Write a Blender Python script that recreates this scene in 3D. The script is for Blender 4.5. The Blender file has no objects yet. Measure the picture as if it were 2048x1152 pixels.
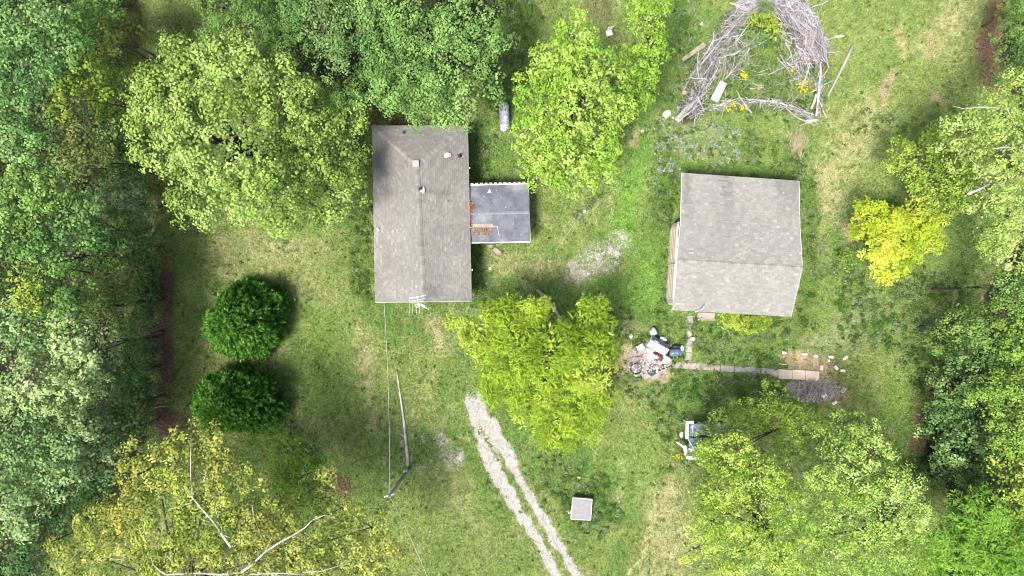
import bpy, bmesh, math, random
import numpy as np
from mathutils import Vector, Matrix
random.seed(7)
rng = np.random.default_rng(11)
scn = bpy.context.scene
C = scn.collection
# ------------------------------------------------------------------ camera, sky, sun, exposure
H = 52.0                      # drone height
F = 1365.33                   # focal length in photograph pixels (24 mm on 36 mm, 2048 wide)
cam_d = bpy.data.cameras.new('camera'); cam = bpy.data.objects.new('camera', cam_d); C.objects.link(cam)
cam_d.lens = 24; cam_d.sensor_width = 36; cam_d.clip_start = 0.5; cam_d.clip_end = 6000
cam.location = (0, 0, H); cam.rotation_euler = (0, 0, 0)
scn.camera = cam
SUN_EL, SUN_AZ = 64, 224      # azimuth clockwise from +Y
world = bpy.data.worlds.new("World"); scn.world = world; world.use_nodes = True
nt = world.node_tree; nt.nodes.clear()
sky = nt.nodes.new('ShaderNodeTexSky'); sky.sky_type = 'NISHITA'; sky.sun_disc = False
sky.sun_elevation = math.radians(SUN_EL); sky.sun_rotation = math.radians(SUN_AZ)
sky.dust_density = 4.0; sky.ozone_density = 0.7; sky.air_density = 1.0
bg = nt.nodes.new('ShaderNodeBackground'); bg.inputs['Strength'].default_value = 0.118
wo = nt.nodes.new('ShaderNodeOutputWorld')
nt.links.new(sky.outputs[0], bg.inputs['Color']); nt.links.new(bg.outputs[0], wo.inputs['Surface'])
sd = bpy.data.lights.new('sun', 'SUN'); sd.energy = 3.2; sd.angle = math.radians(15); sd.color = (1.0, 0.94, 0.84)
sun = bpy.data.objects.new('sun', sd); C.objects.link(sun)
sv = Vector((math.sin(math.radians(SUN_AZ))*math.cos(math.radians(SUN_EL)), math.cos(math.radians(SUN_AZ))*math.cos(math.radians(SUN_EL)), math.sin(math.radians(SUN_EL))))
sun.rotation_euler = sv.to_track_quat('Z', 'Y').to_euler(); sun.location = sv*80
scn.view_settings.view_transform = 'Standard'; scn.view_settings.look = 'None'
scn.view_settings.gamma = 1; scn.view_settings.use_curve_mapping = False
scn.view_settings.exposure = 1.38
scn.render.engine = 'CYCLES'
scn.cycles.filter_width = 1.0; scn.cycles.max_bounces = 6; scn.cycles.transparent_max_bounces = 4

# ------------------------------------------------------------------ helpers
def W(px, py, z=0.0):         # place seen at a photograph pixel, standing at height z
    k = (H - z)/F
    return Vector(((px-1024)*k, (576-py)*k, z))
def tag(o, label=None, cat=None, group=None, kind=None):
    if label: o['label'] = label
    if cat: o['category'] = cat
    if group: o['group'] = group
    if kind: o['kind'] = kind
    return o
def thing(name, label, cat, loc=(0, 0, 0), group=None):
    o = bpy.data.objects.new(name, None); C.objects.link(o); o.location = loc
    o.empty_display_size = 0.2
    return tag(o, label, cat, group)
ORIG = {}
def link(name, me, mat, parent=None, origin=None):
    o = bpy.data.objects.new(name, me); C.objects.link(o)
    if mat is not None and len(me.materials) == 0: me.materials.append(mat)
    if parent is not None: o.parent = parent
    elif origin is not None: o.location = origin
    return o
def root_loc(o):
    while o.parent: o = o.parent
    return Vector(o.location)
class MB:
    def __init__(s): s.v = []; s.f = []; s.c = []
    def add(s, vs, fs, col=None):
        n = len(s.v); s.v += [tuple(v) for v in vs]; s.f += [tuple(i+n for i in f) for f in fs]
        if col is not None: s.c += [col]*len(vs)
        return s
    def box(s, c, size, rot=None, col=None, taper=1.0, bev=0.0):
        hx, hy, hz = size[0]/2, size[1]/2, size[2]/2
        M = rot if rot is not None else Matrix.Identity(3)
        if not isinstance(M, Matrix): M = Matrix.Rotation(M, 3, 'Z')
        c = Vector(c)
        if bev <= 0:
            vs = [c + M @ Vector((sx*hx*(taper if sz > 0 else 1), sy*hy*(taper if sz > 0 else 1), sz*hz)) for sz in (-1, 1) for sx, sy in ((-1, -1), (1, -1), (1, 1), (-1, 1))]
            return s.add(vs, [(0, 3, 2, 1), (4, 5, 6, 7), (0, 1, 5, 4), (1, 2, 6, 5), (2, 3, 7, 6), (3, 0, 4, 7)], col)
        b = min(bev, hx*.9, hy*.9, hz*.9); rings = []
        for z, ins in ((-hz, b), (-hz+b, 0), (hz-b, 0), (hz, b)):
            x, y = hx-ins, hy-ins; q = b*.6 if ins == 0 else 0
            rings.append([(-x+q, -y, z), (x-q, -y, z), (x, -y+q, z), (x, y-q, z), (x-q, y, z), (-x+q, y, z), (-x, y-q, z), (-x, -y+q, z)] if q else
                         [(-x, -y, z), (x, -y, z), (x, -y, z), (x, y, z), (x, y, z), (-x, y, z), (-x, y, z), (-x, -y, z)])
        vs = [c + M @ Vector(p) for r in rings for p in r]; fs = []
        for k in range(3):
            for i in range(8): j = (i+1) % 8; fs.append((k*8+i, k*8+j, k*8+8+j, k*8+8+i))
        fs.append(tuple(range(7, -1, -1))); fs.append(tuple(range(24, 32)))
        return s.add(vs, fs, col)
    def tube(s, pts, rad, n=6, col=None, cap=True):
        pts = [Vector(p) for p in pts]
        if not hasattr(rad, '__len__'): rad = [rad]*len(pts)
        vs = []; fs = []
        for i, p in enumerate(pts):
            t = (pts[min(i+1, len(pts)-1)] - pts[max(i-1, 0)])
            if t.length < 1e-6: t = Vector((0, 0, 1))
            t.normalize(); a = t.cross(Vector((0, 0, 1)))
            if a.length < .05: a = t.cross(Vector((1, 0, 0)))
            a.normalize(); b = t.cross(a)
            for k in range(n):
                w = 2*math.pi*k/n; vs.append(p + (a*math.cos(w)+b*math.sin(w))*rad[i])
        for i in range(len(pts)-1):
            for k in range(n):
                j = (k+1) % n; fs.append((i*n+k, i*n+j, (i+1)*n+j, (i+1)*n+k))
        if cap: fs.append(tuple(range(n-1, -1, -1))); fs.append(tuple((len(pts)-1)*n+k for k in range(n)))
        return s.add(vs, fs, col)
    def lathe(s, c, prof, n=16, M=None, col=None):     # prof [(r,z)]
        c = Vector(c); M = M or Matrix.Identity(3); vs = []; fs = []
        for r, z in prof:
            for k in range(n): w = 2*math.pi*k/n; vs.append(c + M @ Vector((r*math.cos(w), r*math.sin(w), z)))
        for i in range(len(prof)-1):
            for k in range(n): j = (k+1) % n; fs.append((i*n+k, i*n+j, (i+1)*n+j, (i+1)*n+k))
        fs.append(tuple(range(n-1, -1, -1))); fs.append(tuple((len(prof)-1)*n+k for k in range(n)))
        return s.add(vs, fs, col)
    def build(s, name, mat, parent=None, origin=None, smooth=False, kind=None):
        if parent is not None: o0 = root_loc(parent)
        else: o0 = Vector(origin) if origin is not None else Vector((0, 0, 0))
        me = bpy.data.meshes.new(name)
        me.from_pydata([(v[0]-o0.x, v[1]-o0.y, v[2]-o0.z) for v in s.v], [], s.f)
        if s.c:
            a = me.color_attributes.new('Col', 'FLOAT_COLOR', 'POINT')
            a.data.foreach_set('color', np.array([(c[0], c[1], c[2], 1) for c in s.c], dtype=np.float32).ravel())
        if smooth: me.shade_smooth()
        o = link(name, me, mat, parent, None if parent is not None else o0)
        if kind: o['kind'] = kind
        return o
def npmesh(name, V, Fq, col=None, mat=None, parent=None, origin=(0, 0, 0)):
    """vertices (n,3), faces (m,k) with constant k"""
    if parent is not None: origin = root_loc(parent)
    me = bpy.data.meshes.new(name); k = Fq.shape[1]; m = len(Fq)
    V = (V - np.array(origin, dtype=float)).astype(np.float32)
    me.vertices.add(len(V)); me.vertices.foreach_set('co', V.ravel())
    me.loops.add(m*k); me.loops.foreach_set('vertex_index', Fq.astype(np.int32).ravel())
    me.polygons.add(m); me.polygons.foreach_set('loop_start', np.arange(0, m*k, k, dtype=np.int32))
    me.polygons.foreach_set('loop_total', np.full(m, k, dtype=np.int32))
    me.update(calc_edges=True)
    if col is not None:
        a = me.color_attributes.new('Col', 'FLOAT_COLOR', 'POINT')
        c4 = np.ones((len(V), 4), dtype=np.float32); c4[:, :3] = col; a.data.foreach_set('color', c4.ravel())
    return link(name, me, mat, parent, None if parent is not None else origin)

def mat(name, color=(.5, .5, .5), rough=.8, attr=False, nscale=8, namt=.25, bump=0, bscale=40, metal=0, transl=0, spec=.3, col2=None, stretch=None):
    m = bpy.data.materials.new(name); m.use_nodes = True; t = m.node_tree; N = t.nodes; L = t.links
    p = N['Principled BSDF']; p.inputs['Roughness'].default_value = rough; p.inputs['Metallic'].default_value = metal
    p.inputs['Specular IOR Level'].default_value = spec
    tc = N.new('ShaderNodeTexCoord'); src = tc.outputs['Object']
    if stretch:
        mp = N.new('ShaderNodeMapping'); mp.inputs['Scale'].default_value = stretch; L.new(src, mp.inputs['Vector']); src = mp.outputs[0]
    if attr:
        a = N.new('ShaderNodeAttribute'); a.attribute_name = 'Col'; base = a.outputs['Color']
    else:
        r = N.new('ShaderNodeRGB'); r.outputs[0].default_value = (*color, 1); base = r.outputs[0]
    if col2:
        n2 = N.new('ShaderNodeTexNoise'); n2.inputs['Scale'].default_value = nscale*.45; n2.inputs['Detail'].default_value = 5; L.new(src, n2.inputs['Vector'])
        rr = N.new('ShaderNodeValToRGB'); rr.color_ramp.elements[0].position = .45; rr.color_ramp.elements[1].position = .62; L.new(n2.outputs['Fac'], rr.inputs[0])
        mx = N.new('ShaderNodeMix'); mx.data_type = 'RGBA'; L.new(rr.outputs[0], mx.inputs[0]); L.new(base, mx.inputs[6]); mx.inputs[7].default_value = (*col2, 1); base = mx.outputs[2]
    if namt > 0:
        n = N.new('ShaderNodeTexNoise'); n.inputs['Scale'].default_value = nscale; n.inputs['Detail'].default_value = 6; n.inputs['Roughness'].default_value = .65; L.new(src, n.inputs['Vector'])
        mr = N.new('ShaderNodeMapRange'); mr.inputs[1].default_value = .3; mr.inputs[2].default_value = .7; mr.inputs[3].default_value = 1-namt; mr.inputs[4].default_value = 1+namt; L.new(n.outputs['Fac'], mr.inputs[0])
        vm = N.new('ShaderNodeVectorMath'); vm.operation = 'SCALE'; L.new(base, vm.inputs[0]); L.new(mr.outputs[0], vm.inputs['Scale']); base = vm.outputs[0]
    L.new(base, p.inputs['Base Color'])
    if bump > 0:
        nb = N.new('ShaderNodeTexNoise'); nb.inputs['Scale'].default_value = bscale; nb.inputs['Detail'].default_value = 4; L.new(src, nb.inputs['Vector'])
        b = N.new('ShaderNodeBump'); b.inputs['Strength'].default_value = bump; b.inputs['Distance'].default_value = .03; L.new(nb.outputs['Fac'], b.inputs['Height']); L.new(b.outputs[0], p.inputs['Normal'])
    if transl > 0:
        tr = N.new('ShaderNodeBsdfTranslucent'); L.new(base, tr.inputs['Color'])
        ms = N.new('ShaderNodeMixShader'); ms.inputs[0].default_value = transl
        out = N['Material Output']; L.new(p.outputs[0], ms.inputs[1]); L.new(tr.outputs[0], ms.inputs[2]); L.new(ms.outputs[0], out.inputs['Surface'])
    return m
M_leaf = mat('leaf', attr=True, rough=.75, namt=0, transl=.22, spec=.08)
M_grass = mat('grass_blade', attr=True, rough=.8, namt=0, transl=.15, spec=.05)
M_bark = mat('bark', (.085, .07, .052), .9, nscale=6, namt=.4, bump=.5)
M_pale_bark = mat('pale_bark', (.40, .38, .36), .8, nscale=3, namt=.25, col2=(.22, .20, .17))
M_ground = mat('soil_and_turf', attr=True, rough=.95, nscale=9, namt=.35, bump=.8, bscale=14)
M_gravel = mat('gravel', attr=True, rough=.9, namt=0)
M_gravel_bed = mat('gravel_bed', attr=True, rough=.95, nscale=16, namt=.4, bump=.8, bscale=25)
M_shingle = mat('asphalt_shingle', attr=True, rough=.95, nscale=30, namt=.12, spec=.15)
M_siding = mat('siding', (.55, .53, .48), .7, nscale=2, namt=.12)
M_redwall = mat('maroon_siding', (.20, .04, .045), .7, nscale=3, namt=.2)
M_white = mat('white_paint', (.55, .55, .56), .5, nscale=6, namt=.12)
M_glass = mat('window_glass', (.03, .04, .05), .08, namt=0, spec=.8)
M_dark = mat('dark_metal', (.03, .03, .035), .5, nscale=10, namt=.2)
M_black = mat('black_rubber', (.02, .02, .022), .6, nscale=10, namt=.3)
M_metal = mat('grey_metal', (.24, .25, .26), .4, nscale=8, namt=.15, metal=.5)
M_alu = mat('aluminium', (.50, .51, .53), .4, nscale=8, namt=.08, metal=.3)
M_wood = mat('weathered_wood', (.22, .19, .155), .9, nscale=5, namt=.35, bump=.3)
M_grey_wood = mat('silvered_wood', (.27, .255, .245), .9, nscale=4, namt=.35, bump=.3)
M_pile = mat('dead_branch', attr=True, rough=.9, nscale=6, namt=.3)
M_concrete = mat('concrete', (.25, .225, .205), .9, nscale=3, namt=.25, bump=.4, bscale=60, col2=(.16, .14, .11))
M_tanboard = mat('plywood', (.50, .42, .33), .8, nscale=3, namt=.15, col2=(.42, .35, .27))
M_block = mat('pale_block', (.55, .50, .44), .9, nscale=6, namt=.15, bump=.3)
M_membrane = mat('roll_roofing', (.085, .091, .112), .75, nscale=1.3, namt=.4, col2=(.125, .132, .155))
M_c2 = mat('pinkish_concrete', (.27, .235, .215), .9, nscale=3, namt=.25, col2=(.17, .15, .125)); M_c3 = mat('blue_grey_concrete', (.19, .19, .205), .9, nscale=3, namt=.2)
M_litter = mat('dead_leaf', attr=True, rough=.8, namt=0, transl=.1)
M_tank = mat('tank_paint', (.33, .345, .39), .5, nscale=5, namt=.35, col2=(.18, .19, .23))

# ------------------------------------------------------------------ noise and painted ground maps
def _h(ix, iy, s):
    n = (ix*374761393 + iy*668265263 + s*1442695041) & 0xffffffff
    n = ((n ^ (n >> 13))*1274126177) & 0xffffffff
    return ((n ^ (n >> 16)) & 0xffff)/65535.0
def vn(x, y, s=0):
    xi = np.floor(x).astype(np.int64); yi = np.floor(y).astype(np.int64); fx = x-xi; fy = y-yi
    fx = fx*fx*(3-2*fx); fy = fy*fy*(3-2*fy)
    return (_h(xi, yi, s)*(1-fx)+_h(xi+1, yi, s)*fx)*(1-fy) + (_h(xi, yi+1, s)*(1-fx)+_h(xi+1, yi+1, s)*fx)*fy
def fbm(x, y, s=0, o=4):
    a = 0; w = .5; t = 0
    for i in range(o): a = a + w*vn(x, y, s+i*17); t += w; x = x*2.03; y = y*2.03; w *= .55
    return a/t
def sm(a, b, x): t = np.clip((x-a)/(b-a), 0, 1); return t*t*(3-2*t)
def pdist(x, y, pts):
    if len(pts) == 1: return np.hypot(x-pts[0][0], y-pts[0][1])
    d = np.full(x.shape, 1e9)
    for (ax, ay), (bx, by) in zip(pts[:-1], pts[1:]):
        dx, dy = bx-ax, by-ay; t = np.clip(((x-ax)*dx+(y-ay)*dy)/(dx*dx+dy*dy+1e-9), 0, 1)
        d = np.minimum(d, np.hypot(x-ax-t*dx, y-ay-t*dy))
    return d
def inpoly(x, y, pts):
    r = np.zeros(x.shape, bool); n = len(pts)
    for i in range(n):
        x1, y1 = pts[i]; x2, y2 = pts[(i+1) % n]
        c = ((y1 > y) != (y2 > y)) & (x < (x2-x1)*(y-y1)/((y2-y1) if y2 != y1 else 1e-9)+x1); r ^= c
    return r
def patch(x, y, pts, w, soft): return 1-sm(w-soft*.5, w+soft*.5, pdist(x, y, pts))
TRACKS = [([(940, 775), (948, 805)], 9), ([(946, 800), (958, 832), (972, 875)], 21), ([(972, 875), (985, 931)], 22), ([(985, 931), (1026, 1007)], 15), ([(1026, 1007), (1080, 1083)], 12), ([(1080, 1083), (1113, 1152), (1175, 1290)], 11),
          ([(985, 850), (1004, 890), (1027, 931)], 13), ([(1027, 931), (1067, 1007), (1113, 1083), (1153, 1152), (1225, 1290)], 9.5)]
def gravel_mask(x, y, drive_only=False):
    nx = x + (fbm(x/14, y/14, 5)-.5)*16; ny = y + (fbm(x/14+9, y/14, 6)-.5)*16
    g = np.zeros(x.shape)
    for pts, w in TRACKS: g = np.maximum(g, patch(nx, ny, pts, w*.88, 7))
    g = g*(1-.75*patch(nx, ny, [(960, 850), (1004, 931), (1048, 1000)], 4, 7))
    g = g*np.where(x < 1010, sm(764, 812, y+(fbm(x/5, y/5, 12)-.5)*40), 1)
    if drive_only: return g
    sp = sm(.44, .62, fbm(x/11, y/11, 8))
    g = np.maximum(g, patch(nx, ny, [(900, 905), (908, 920)], 20, 18)*(.4+.75*sp))
    g = np.maximum(g, patch(nx, ny, [(880, 872), (888, 885)], 11, 14)*(.4+.8*sp))
    g = np.maximum(g, patch(nx, ny, [(825, 880), (835, 930)], 22, 40)*.75*sm(.5, .7, fbm(x/9, y/9, 9)))
    g = np.maximum(g, patch(nx, ny, [(1150, 545), (1185, 525), (1238, 488)], 22, 26)*(.4+.75*sp))
    g = np.maximum(g, patch(nx, ny, [(1180, 505), (1246, 482), (1215, 530)], 13, 20)*(.3+.7*sp))
    return g
COLS = dict(green=(.098, .162, .040), mid=(.142, .188, .055), lush_or_shade=(.070, .128, .028), bright=(.110, .210, .038), dry=(.27, .26, .13), dirt=(.27, .20, .13),
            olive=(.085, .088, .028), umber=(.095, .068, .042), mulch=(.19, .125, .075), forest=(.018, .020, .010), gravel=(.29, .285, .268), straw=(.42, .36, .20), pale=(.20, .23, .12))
# (kind, polyline, half width, softness, strength)
PAINT = [
 ('mid', [(640, 560), (700, 760), (690, 1000)], 60, 90, .6), ('bright', [(650, 640), (640, 800)], 25, 60, .5),
 ('dry', [(450, 495), (560, 500), (640, 500)], 26, 60, .55), ('dry', [(425, 515), (470, 560)], 22, 40, .45),
 ('dry', [(735, 700), (742, 860)], 10, 22, .65), ('dry', [(715, 650), (732, 700)], 14, 30, .5), ('dry', [(870, 650), (885, 700)], 16, 30, .75),
 ('dry', [(600, 560), (660, 590)], 24, 50, .35), ('dry', [(400, 860), (430, 720), (600, 960)], 12, 50, .2),
 ('mid', [(340, 420), (350, 620), (360, 780)], 40, 60, .5), ('olive', [(262, 0), (258, 130), (262, 260)], 32, 50, .9), ('olive', [(310, 300), (318, 420)], 26, 40, .4), ('olive', [(380, 50), (300, 60)], 30, 40, .5),
 ('umber', [(327, 545), (330, 640), (328, 790)], 14, 20, .9), ('umber', [(318, 505), (300, 470)], 13, 20, .8), ('umber', [(325, 830), (345, 870)], 24, 30, .9),
 ('umber', [(655, 965), (680, 975)], 24, 30, .8), ('umber', [(640, 850), (640, 852)], 14, 30, .4),
 ('mid', [(1000, 1120), (860, 1010)], 70, 90, .5), ('dry', [(900, 960), (960, 1080)], 18, 60, .35), ('green', [(930, 900), (990, 1010), (1060, 1130)], 9, 18, .8),
 ('mid', [(1330, 940), (1360, 1152)], 60, 60, .6), ('dry', [(1330, 1000), (1350, 1060), (1330, 1160)], 45, 60, .65), ('dry', [(1245, 930), (1240, 1010)], 8, 26, .6),
 ('straw', [(1303, 1020), (1301, 1075), (1280, 1120), (1255, 1152)], 3, 8, .65), ('bright', [(1215, 940), (1290, 900), (1270, 1000)], 30, 60, .4),
 ('bright', [(1290, 265), (1272, 330), (1255, 420), (1250, 470)], 24, 44, .95), ('straw', [(1225, 400), (1222, 430)], 3, 10, .4), ('dry', [(1120, 470), (1205, 400)], 9, 26, .3),
 ('bright', [(1200, 585), (1290, 590), (1310, 520)], 34, 50, .8), ('dry', [(1000, 525), (1100, 540)], 22, 44, .45), ('dry', [(1130, 545), (1240, 540)], 12, 30, .4),
 ('lush_or_shade', [(950, 300), (960, 350)], 28, 40, .9), ('lush_or_shade', [(720, 430), (722, 560)], 20, 24, .8), ('olive', [(735, 215), (760, 240), (930, 215)], 26, 26, .9), ('lush_or_shade', [(960, 505), (955, 590)], 17, 22, .8),
 ('mid', [(1650, 40), (1900, 60), (1900, 260), (1700, 260)], 110, 80, .7), ('dry', [(1700, 300), (1640, 420), (1660, 330)], 34, 60, .65), ('dry', [(1880, 80), (1930, 20)], 40, 70, .5),
 ('dry', [(1730, 230), (1700, 260)], 40, 70, .5), ('dirt', [(1785, 145), (1775, 180), (1762, 212)], 8, 14, .8), ('dirt', [(1870, 40), (1862, 70), (1860, 110)], 4, 12, .7), ('dirt', [(1803, 40), (1800, 90)], 4, 12, .6),
 ('dirt', [(1868, 180), (1885, 210)], 9, 16, .45), ('straw', [(1812, 80), (1815, 110)], 4, 10, .5), ('dirt', [(1890, 18), (1902, 22)], 4, 8, .8),
 ('olive', [(1648, 120), (1640, 180)], 10, 20, .6), ('forest', [(1378, 225), (1400, 165), (1435, 100), (1475, 45)], 20, 18, .85), ('forest', [(1562, 15), (1595, 50), (1618, 110)], 30, 20, .85), ('forest', [(1400, 225), (1470, 208), (1560, 207), (1615, 235)], 4, 8, .6), ('umber', [(1500, 8), (1490, 40)], 20, 24, .7), ('umber', [(1205, 25), (1190, 5)], 26, 34, .6),  # 'forest' strips paint the shade between the heaped branches onto the ground
 ('mulch', [(2002, -20), (1985, 60), (1975, 95)], 16, 12, 1), ('mulch', [(1972, 90), (1980, 140), (1993, 185)], 13, 10, 1), ('mulch', [(1960, 85), (1975, 120)], 10, 12, .9),
 ('straw', [(1600, 270), (1592, 300)], 6, 14, .7), ('dirt', [(1690, 450), (1700, 490)], 12, 20, .55), ('dry', [(1640, 350), (1625, 480)], 14, 30, .5), ('lush_or_shade', [(1617, 350), (1625, 540), (1605, 640)], 17, 26, .85),
 ('green', [(1700, 620), (1800, 640), (1820, 760)], 60, 90, .5), ('pale', [(1640, 700), (1740, 620)], 24, 50, .5), ('bright', [(1800, 770), (1760, 850)], 20, 40, .5),
 ('umber', [(1872, 775), (1850, 830), (1828, 900)], 11, 14, .8), ('umber', [(1985, 545), (1960, 600)], 7, 14, .8),
 ('lush_or_shade', [(1340, 260), (1330, 400), (1322, 440)], 22, 24, .85), ('lush_or_shade', [(1360, 335), (1600, 338)], 12, 20, .9), ('pale', [(1340, 260), (1450, 280)], 26, 30, .4), ('green', [(1480, 285), (1600, 320)], 34, 50, .7),
 ('lush_or_shade', [(1330, 480), (1320, 640)], 12, 20, .7), ('green', [(1400, 680), (1540, 690)], 60, 40, .7), ('lush_or_shade', [(1380, 770), (1520, 790)], 34, 40, .6),
 ('dirt', [(1575, 712), (1640, 722), (1655, 745)], 16, 12, .7), ('dirt', [(1660, 770), (1685, 790)], 14, 18, .6), ('dirt', [(1575, 735), (1640, 738)], 9, 10, .6), ('umber', [(1590, 780), (1650, 790)], 20, 12, .8),
 ('straw', [(1258, 702), (1255, 735), (1275, 700)], 14, 16, .85), ('dirt', [(1300, 745), (1330, 755)], 14, 12, .7), ('dirt', [(1350, 450), (1345, 560), (1342, 612)], 6, 6, .7),
 ('lush_or_shade', [(1100, 950), (1180, 960), (1200, 1000)], 34, 50, .7), ('lush_or_shade', [(1130, 620), (1110, 700)], 60, 60, .6), ('lush_or_shade', [(1165, 1020)], 44, 30, .6),
 ('lush_or_shade', [(570, 640), (575, 780)], 22, 50, .3), ('olive', [(530, 700), (520, 700)], 30, 40, .5), ('olive', [(600, 850), (560, 880)], 30, 50, .3), ('umber', [(800, 640), (880, 640)], 8, 30, .2),  # first strip paints the evergreens' shade into the turf colour
 ('lush_or_shade', [(1040, 40), (1030, 160), (1000, 180)], 40, 40, .9), ('lush_or_shade', [(1370, 60), (1365, 150), (1330, 200)], 22, 40, .8), ('green', [(1490, 150)], 110, 60, .6), ('straw', [(1280, 262), (1270, 285)], 8, 14, .5),
]
FOREST = [[(-400, -400), (245, -400), (240, 60), (235, 150), (245, 260), (285, 340), (305, 470), (312, 560), (310, 700), (305, 800), (290, 880), (240, 1000), (90, 1100), (60, 1600), (-400, 1600)],
          [(2020, -400), (2012, 0), (1995, 80), (2010, 170), (2060, 260), (2070, 420), (2010, 520), (1965, 610), (1960, 700), (1880, 780), (1850, 880), (1840, 940), (1900, 1000), (1860, 1600), (2500, 1600), (2500, -400)],
          [(400, -400), (400, 0), (440, 70), (600, 150), (720, 190), (990, 150), (1000, 20), (1000, -400)]]
def forest_mask(x, y):
    nx = x + (fbm(x/25, y/25, 15)-.5)*30; ny = y + (fbm(x/25+9, y/25, 16)-.5)*30
    r = np.zeros(x.shape, bool)
    for p in FOREST: r |= inpoly(nx, ny, p)
    return r.astype(float)
def ground_color(X, Y):
    x = 1024 + X*F/H; y = 576 - Y*F/H
    n1 = fbm(x/90, y/90, 1)[:, None]; n2 = fbm(x/22, y/22, 2)[:, None]; n3 = fbm(x/7, y/7, 3)[:, None]
    c = np.array(COLS['green'])*(1-sm(.4, .62, n1)) + np.array(COLS['mid'])*sm(.4, .62, n1)
    d = sm(.52, .74, n2)*.34; c = c*(1-d) + np.array(COLS['dry'])*d*.95
    l = sm(.42, .24, n2)*.35; c = c*(1-l) + np.array(COLS['lush_or_shade'])*l
    wx = x + (n2[:, 0]-.5)*34 + (n3[:, 0]-.5)*12; wy = y + (fbm(x/22+31, y/22+7, 4)-.5)*34
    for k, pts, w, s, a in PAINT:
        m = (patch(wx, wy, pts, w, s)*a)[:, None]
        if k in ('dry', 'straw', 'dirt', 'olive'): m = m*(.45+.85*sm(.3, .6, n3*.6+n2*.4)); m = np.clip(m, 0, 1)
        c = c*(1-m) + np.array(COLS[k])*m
    gmk = np.clip(gravel_mask(x, y), 0, 1)[:, None]*.6; c = c*(1-gmk)+np.array((.22, .195, .165))*gmk
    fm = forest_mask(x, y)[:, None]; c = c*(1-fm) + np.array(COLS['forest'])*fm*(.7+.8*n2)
    # bare fines show through here and there on the worn stretches
    c = c*(.72+.56*n3)*(.9+.2*fbm(x/3, y/3, 33)[:, None])
    return np.clip(c, .005, .9)

# ------------------------------------------------------------------ ground
gx = np.concatenate([-44-np.geomspace(1, 1400, 16)[::-1], np.arange(-44, 44.01, .21), 44+np.geomspace(1, 1400, 16)])
gy = np.concatenate([-27-np.geomspace(1, 1400, 16)[::-1], np.arange(-27, 27.01, .21), 27+np.geomspace(1, 1400, 16)])
GX, GY = np.meshgrid(gx, gy); nx_, ny_ = len(gx), len(gy)
fx_, fy_ = GX.ravel(), GY.ravel()
idx = np.arange(nx_*ny_).reshape(ny_, nx_)
Q = np.stack([idx[:-1, :-1], idx[:-1, 1:], idx[1:, 1:], idx[1:, :-1]], -1).reshape(-1, 4)
zz = -.02 + (fbm(fx_*.9, fy_*.9, 60, 3)-.5)*.02*(np.abs(fx_) < 60)
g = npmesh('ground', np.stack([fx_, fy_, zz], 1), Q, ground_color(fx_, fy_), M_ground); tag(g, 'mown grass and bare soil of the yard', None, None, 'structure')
# gravel bed: sheet with ragged outline
ax = np.arange(-9, 11, .06); ay = np.arange(-26, 5, .06); AX, AY = np.meshgrid(ax, ay); a_, b_ = AX.ravel(), AY.ravel()
gm = gravel_mask(1024+a_*F/H, 576-b_*F/H, True)
idx = np.arange(len(ax)*len(ay)).reshape(len(ay), len(ax))
Q = np.stack([idx[:-1, :-1], idx[:-1, 1:], idx[1:, 1:], idx[1:, :-1]], -1).reshape(-1, 4)
thr = .36+1.0*(fbm(a_*5, b_*5, 71, 3)-.25)
keep = (gm > thr)[Q].sum(1) >= 3; Qk = Q[keep]; used = np.unique(Qk); remap = -np.ones(len(a_), int); remap[used] = np.arange(len(used))
gc = (np.array(COLS['gravel'])*(.45+.6*fbm(a_*3, b_*3, 72))[:, None])
g = npmesh('gravel_driveway', np.stack([a_, b_, np.full(len(a_), .004)], 1)[used], remap[Qk], gc[used], M_gravel_bed); tag(g, 'pale gravel drive with two wheel tracks and stray gravel patches', None, None, 'structure')
# loose stones, too many to count
N = 240000; sx = rng.uniform(-9, 11, N); sy = rng.uniform(-26, 5, N); p = gravel_mask(1024+sx*F/H, 576-sy*F/H)
k = rng.random(N) < p**1.2*np.clip(.45+1.2*fbm(sx*1.2, sy*1.2, 74), 0, 1); sx, sy = sx[k], sy[k]; n = len(sx); r = rng.uniform(.018, .05, n)
ang = rng.uniform(0, 6.28, n); base = np.array([0, 2.1, 4.2]); V = np.zeros((n, 4, 3))
for i in range(3):
    rr = r*rng.uniform(.8, 1.3, n); V[:, i, 0] = sx+rr*np.cos(ang+base[i]); V[:, i, 1] = sy+rr*np.sin(ang+base[i]); V[:, i, 2] = 0
V[:, 3, 0] = sx+rng.normal(0, .3, n)*r; V[:, 3, 1] = sy+rng.normal(0, .3, n)*r; V[:, 3, 2] = r*rng.uniform(.6, 1.1, n)+.004
Fi = (np.arange(n)[:, None, None]*4 + np.array([[0, 1, 3], [1, 2, 3], [2, 0, 3]])[None]).reshape(-1, 3)
cc = np.repeat(np.array([.38, .37, .35])*rng.uniform(.4, 1.35, n)[:, None]*np.array([1, 1, 1])+rng.normal(0, .015, (n, 3)), 4, 0)
g = npmesh('gravel', V.reshape(-1, 3), Fi, np.clip(cc, .05, .85), M_gravel); tag(g, 'loose pale stones on the drive', 'gravel', None, 'stuff')

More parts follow.
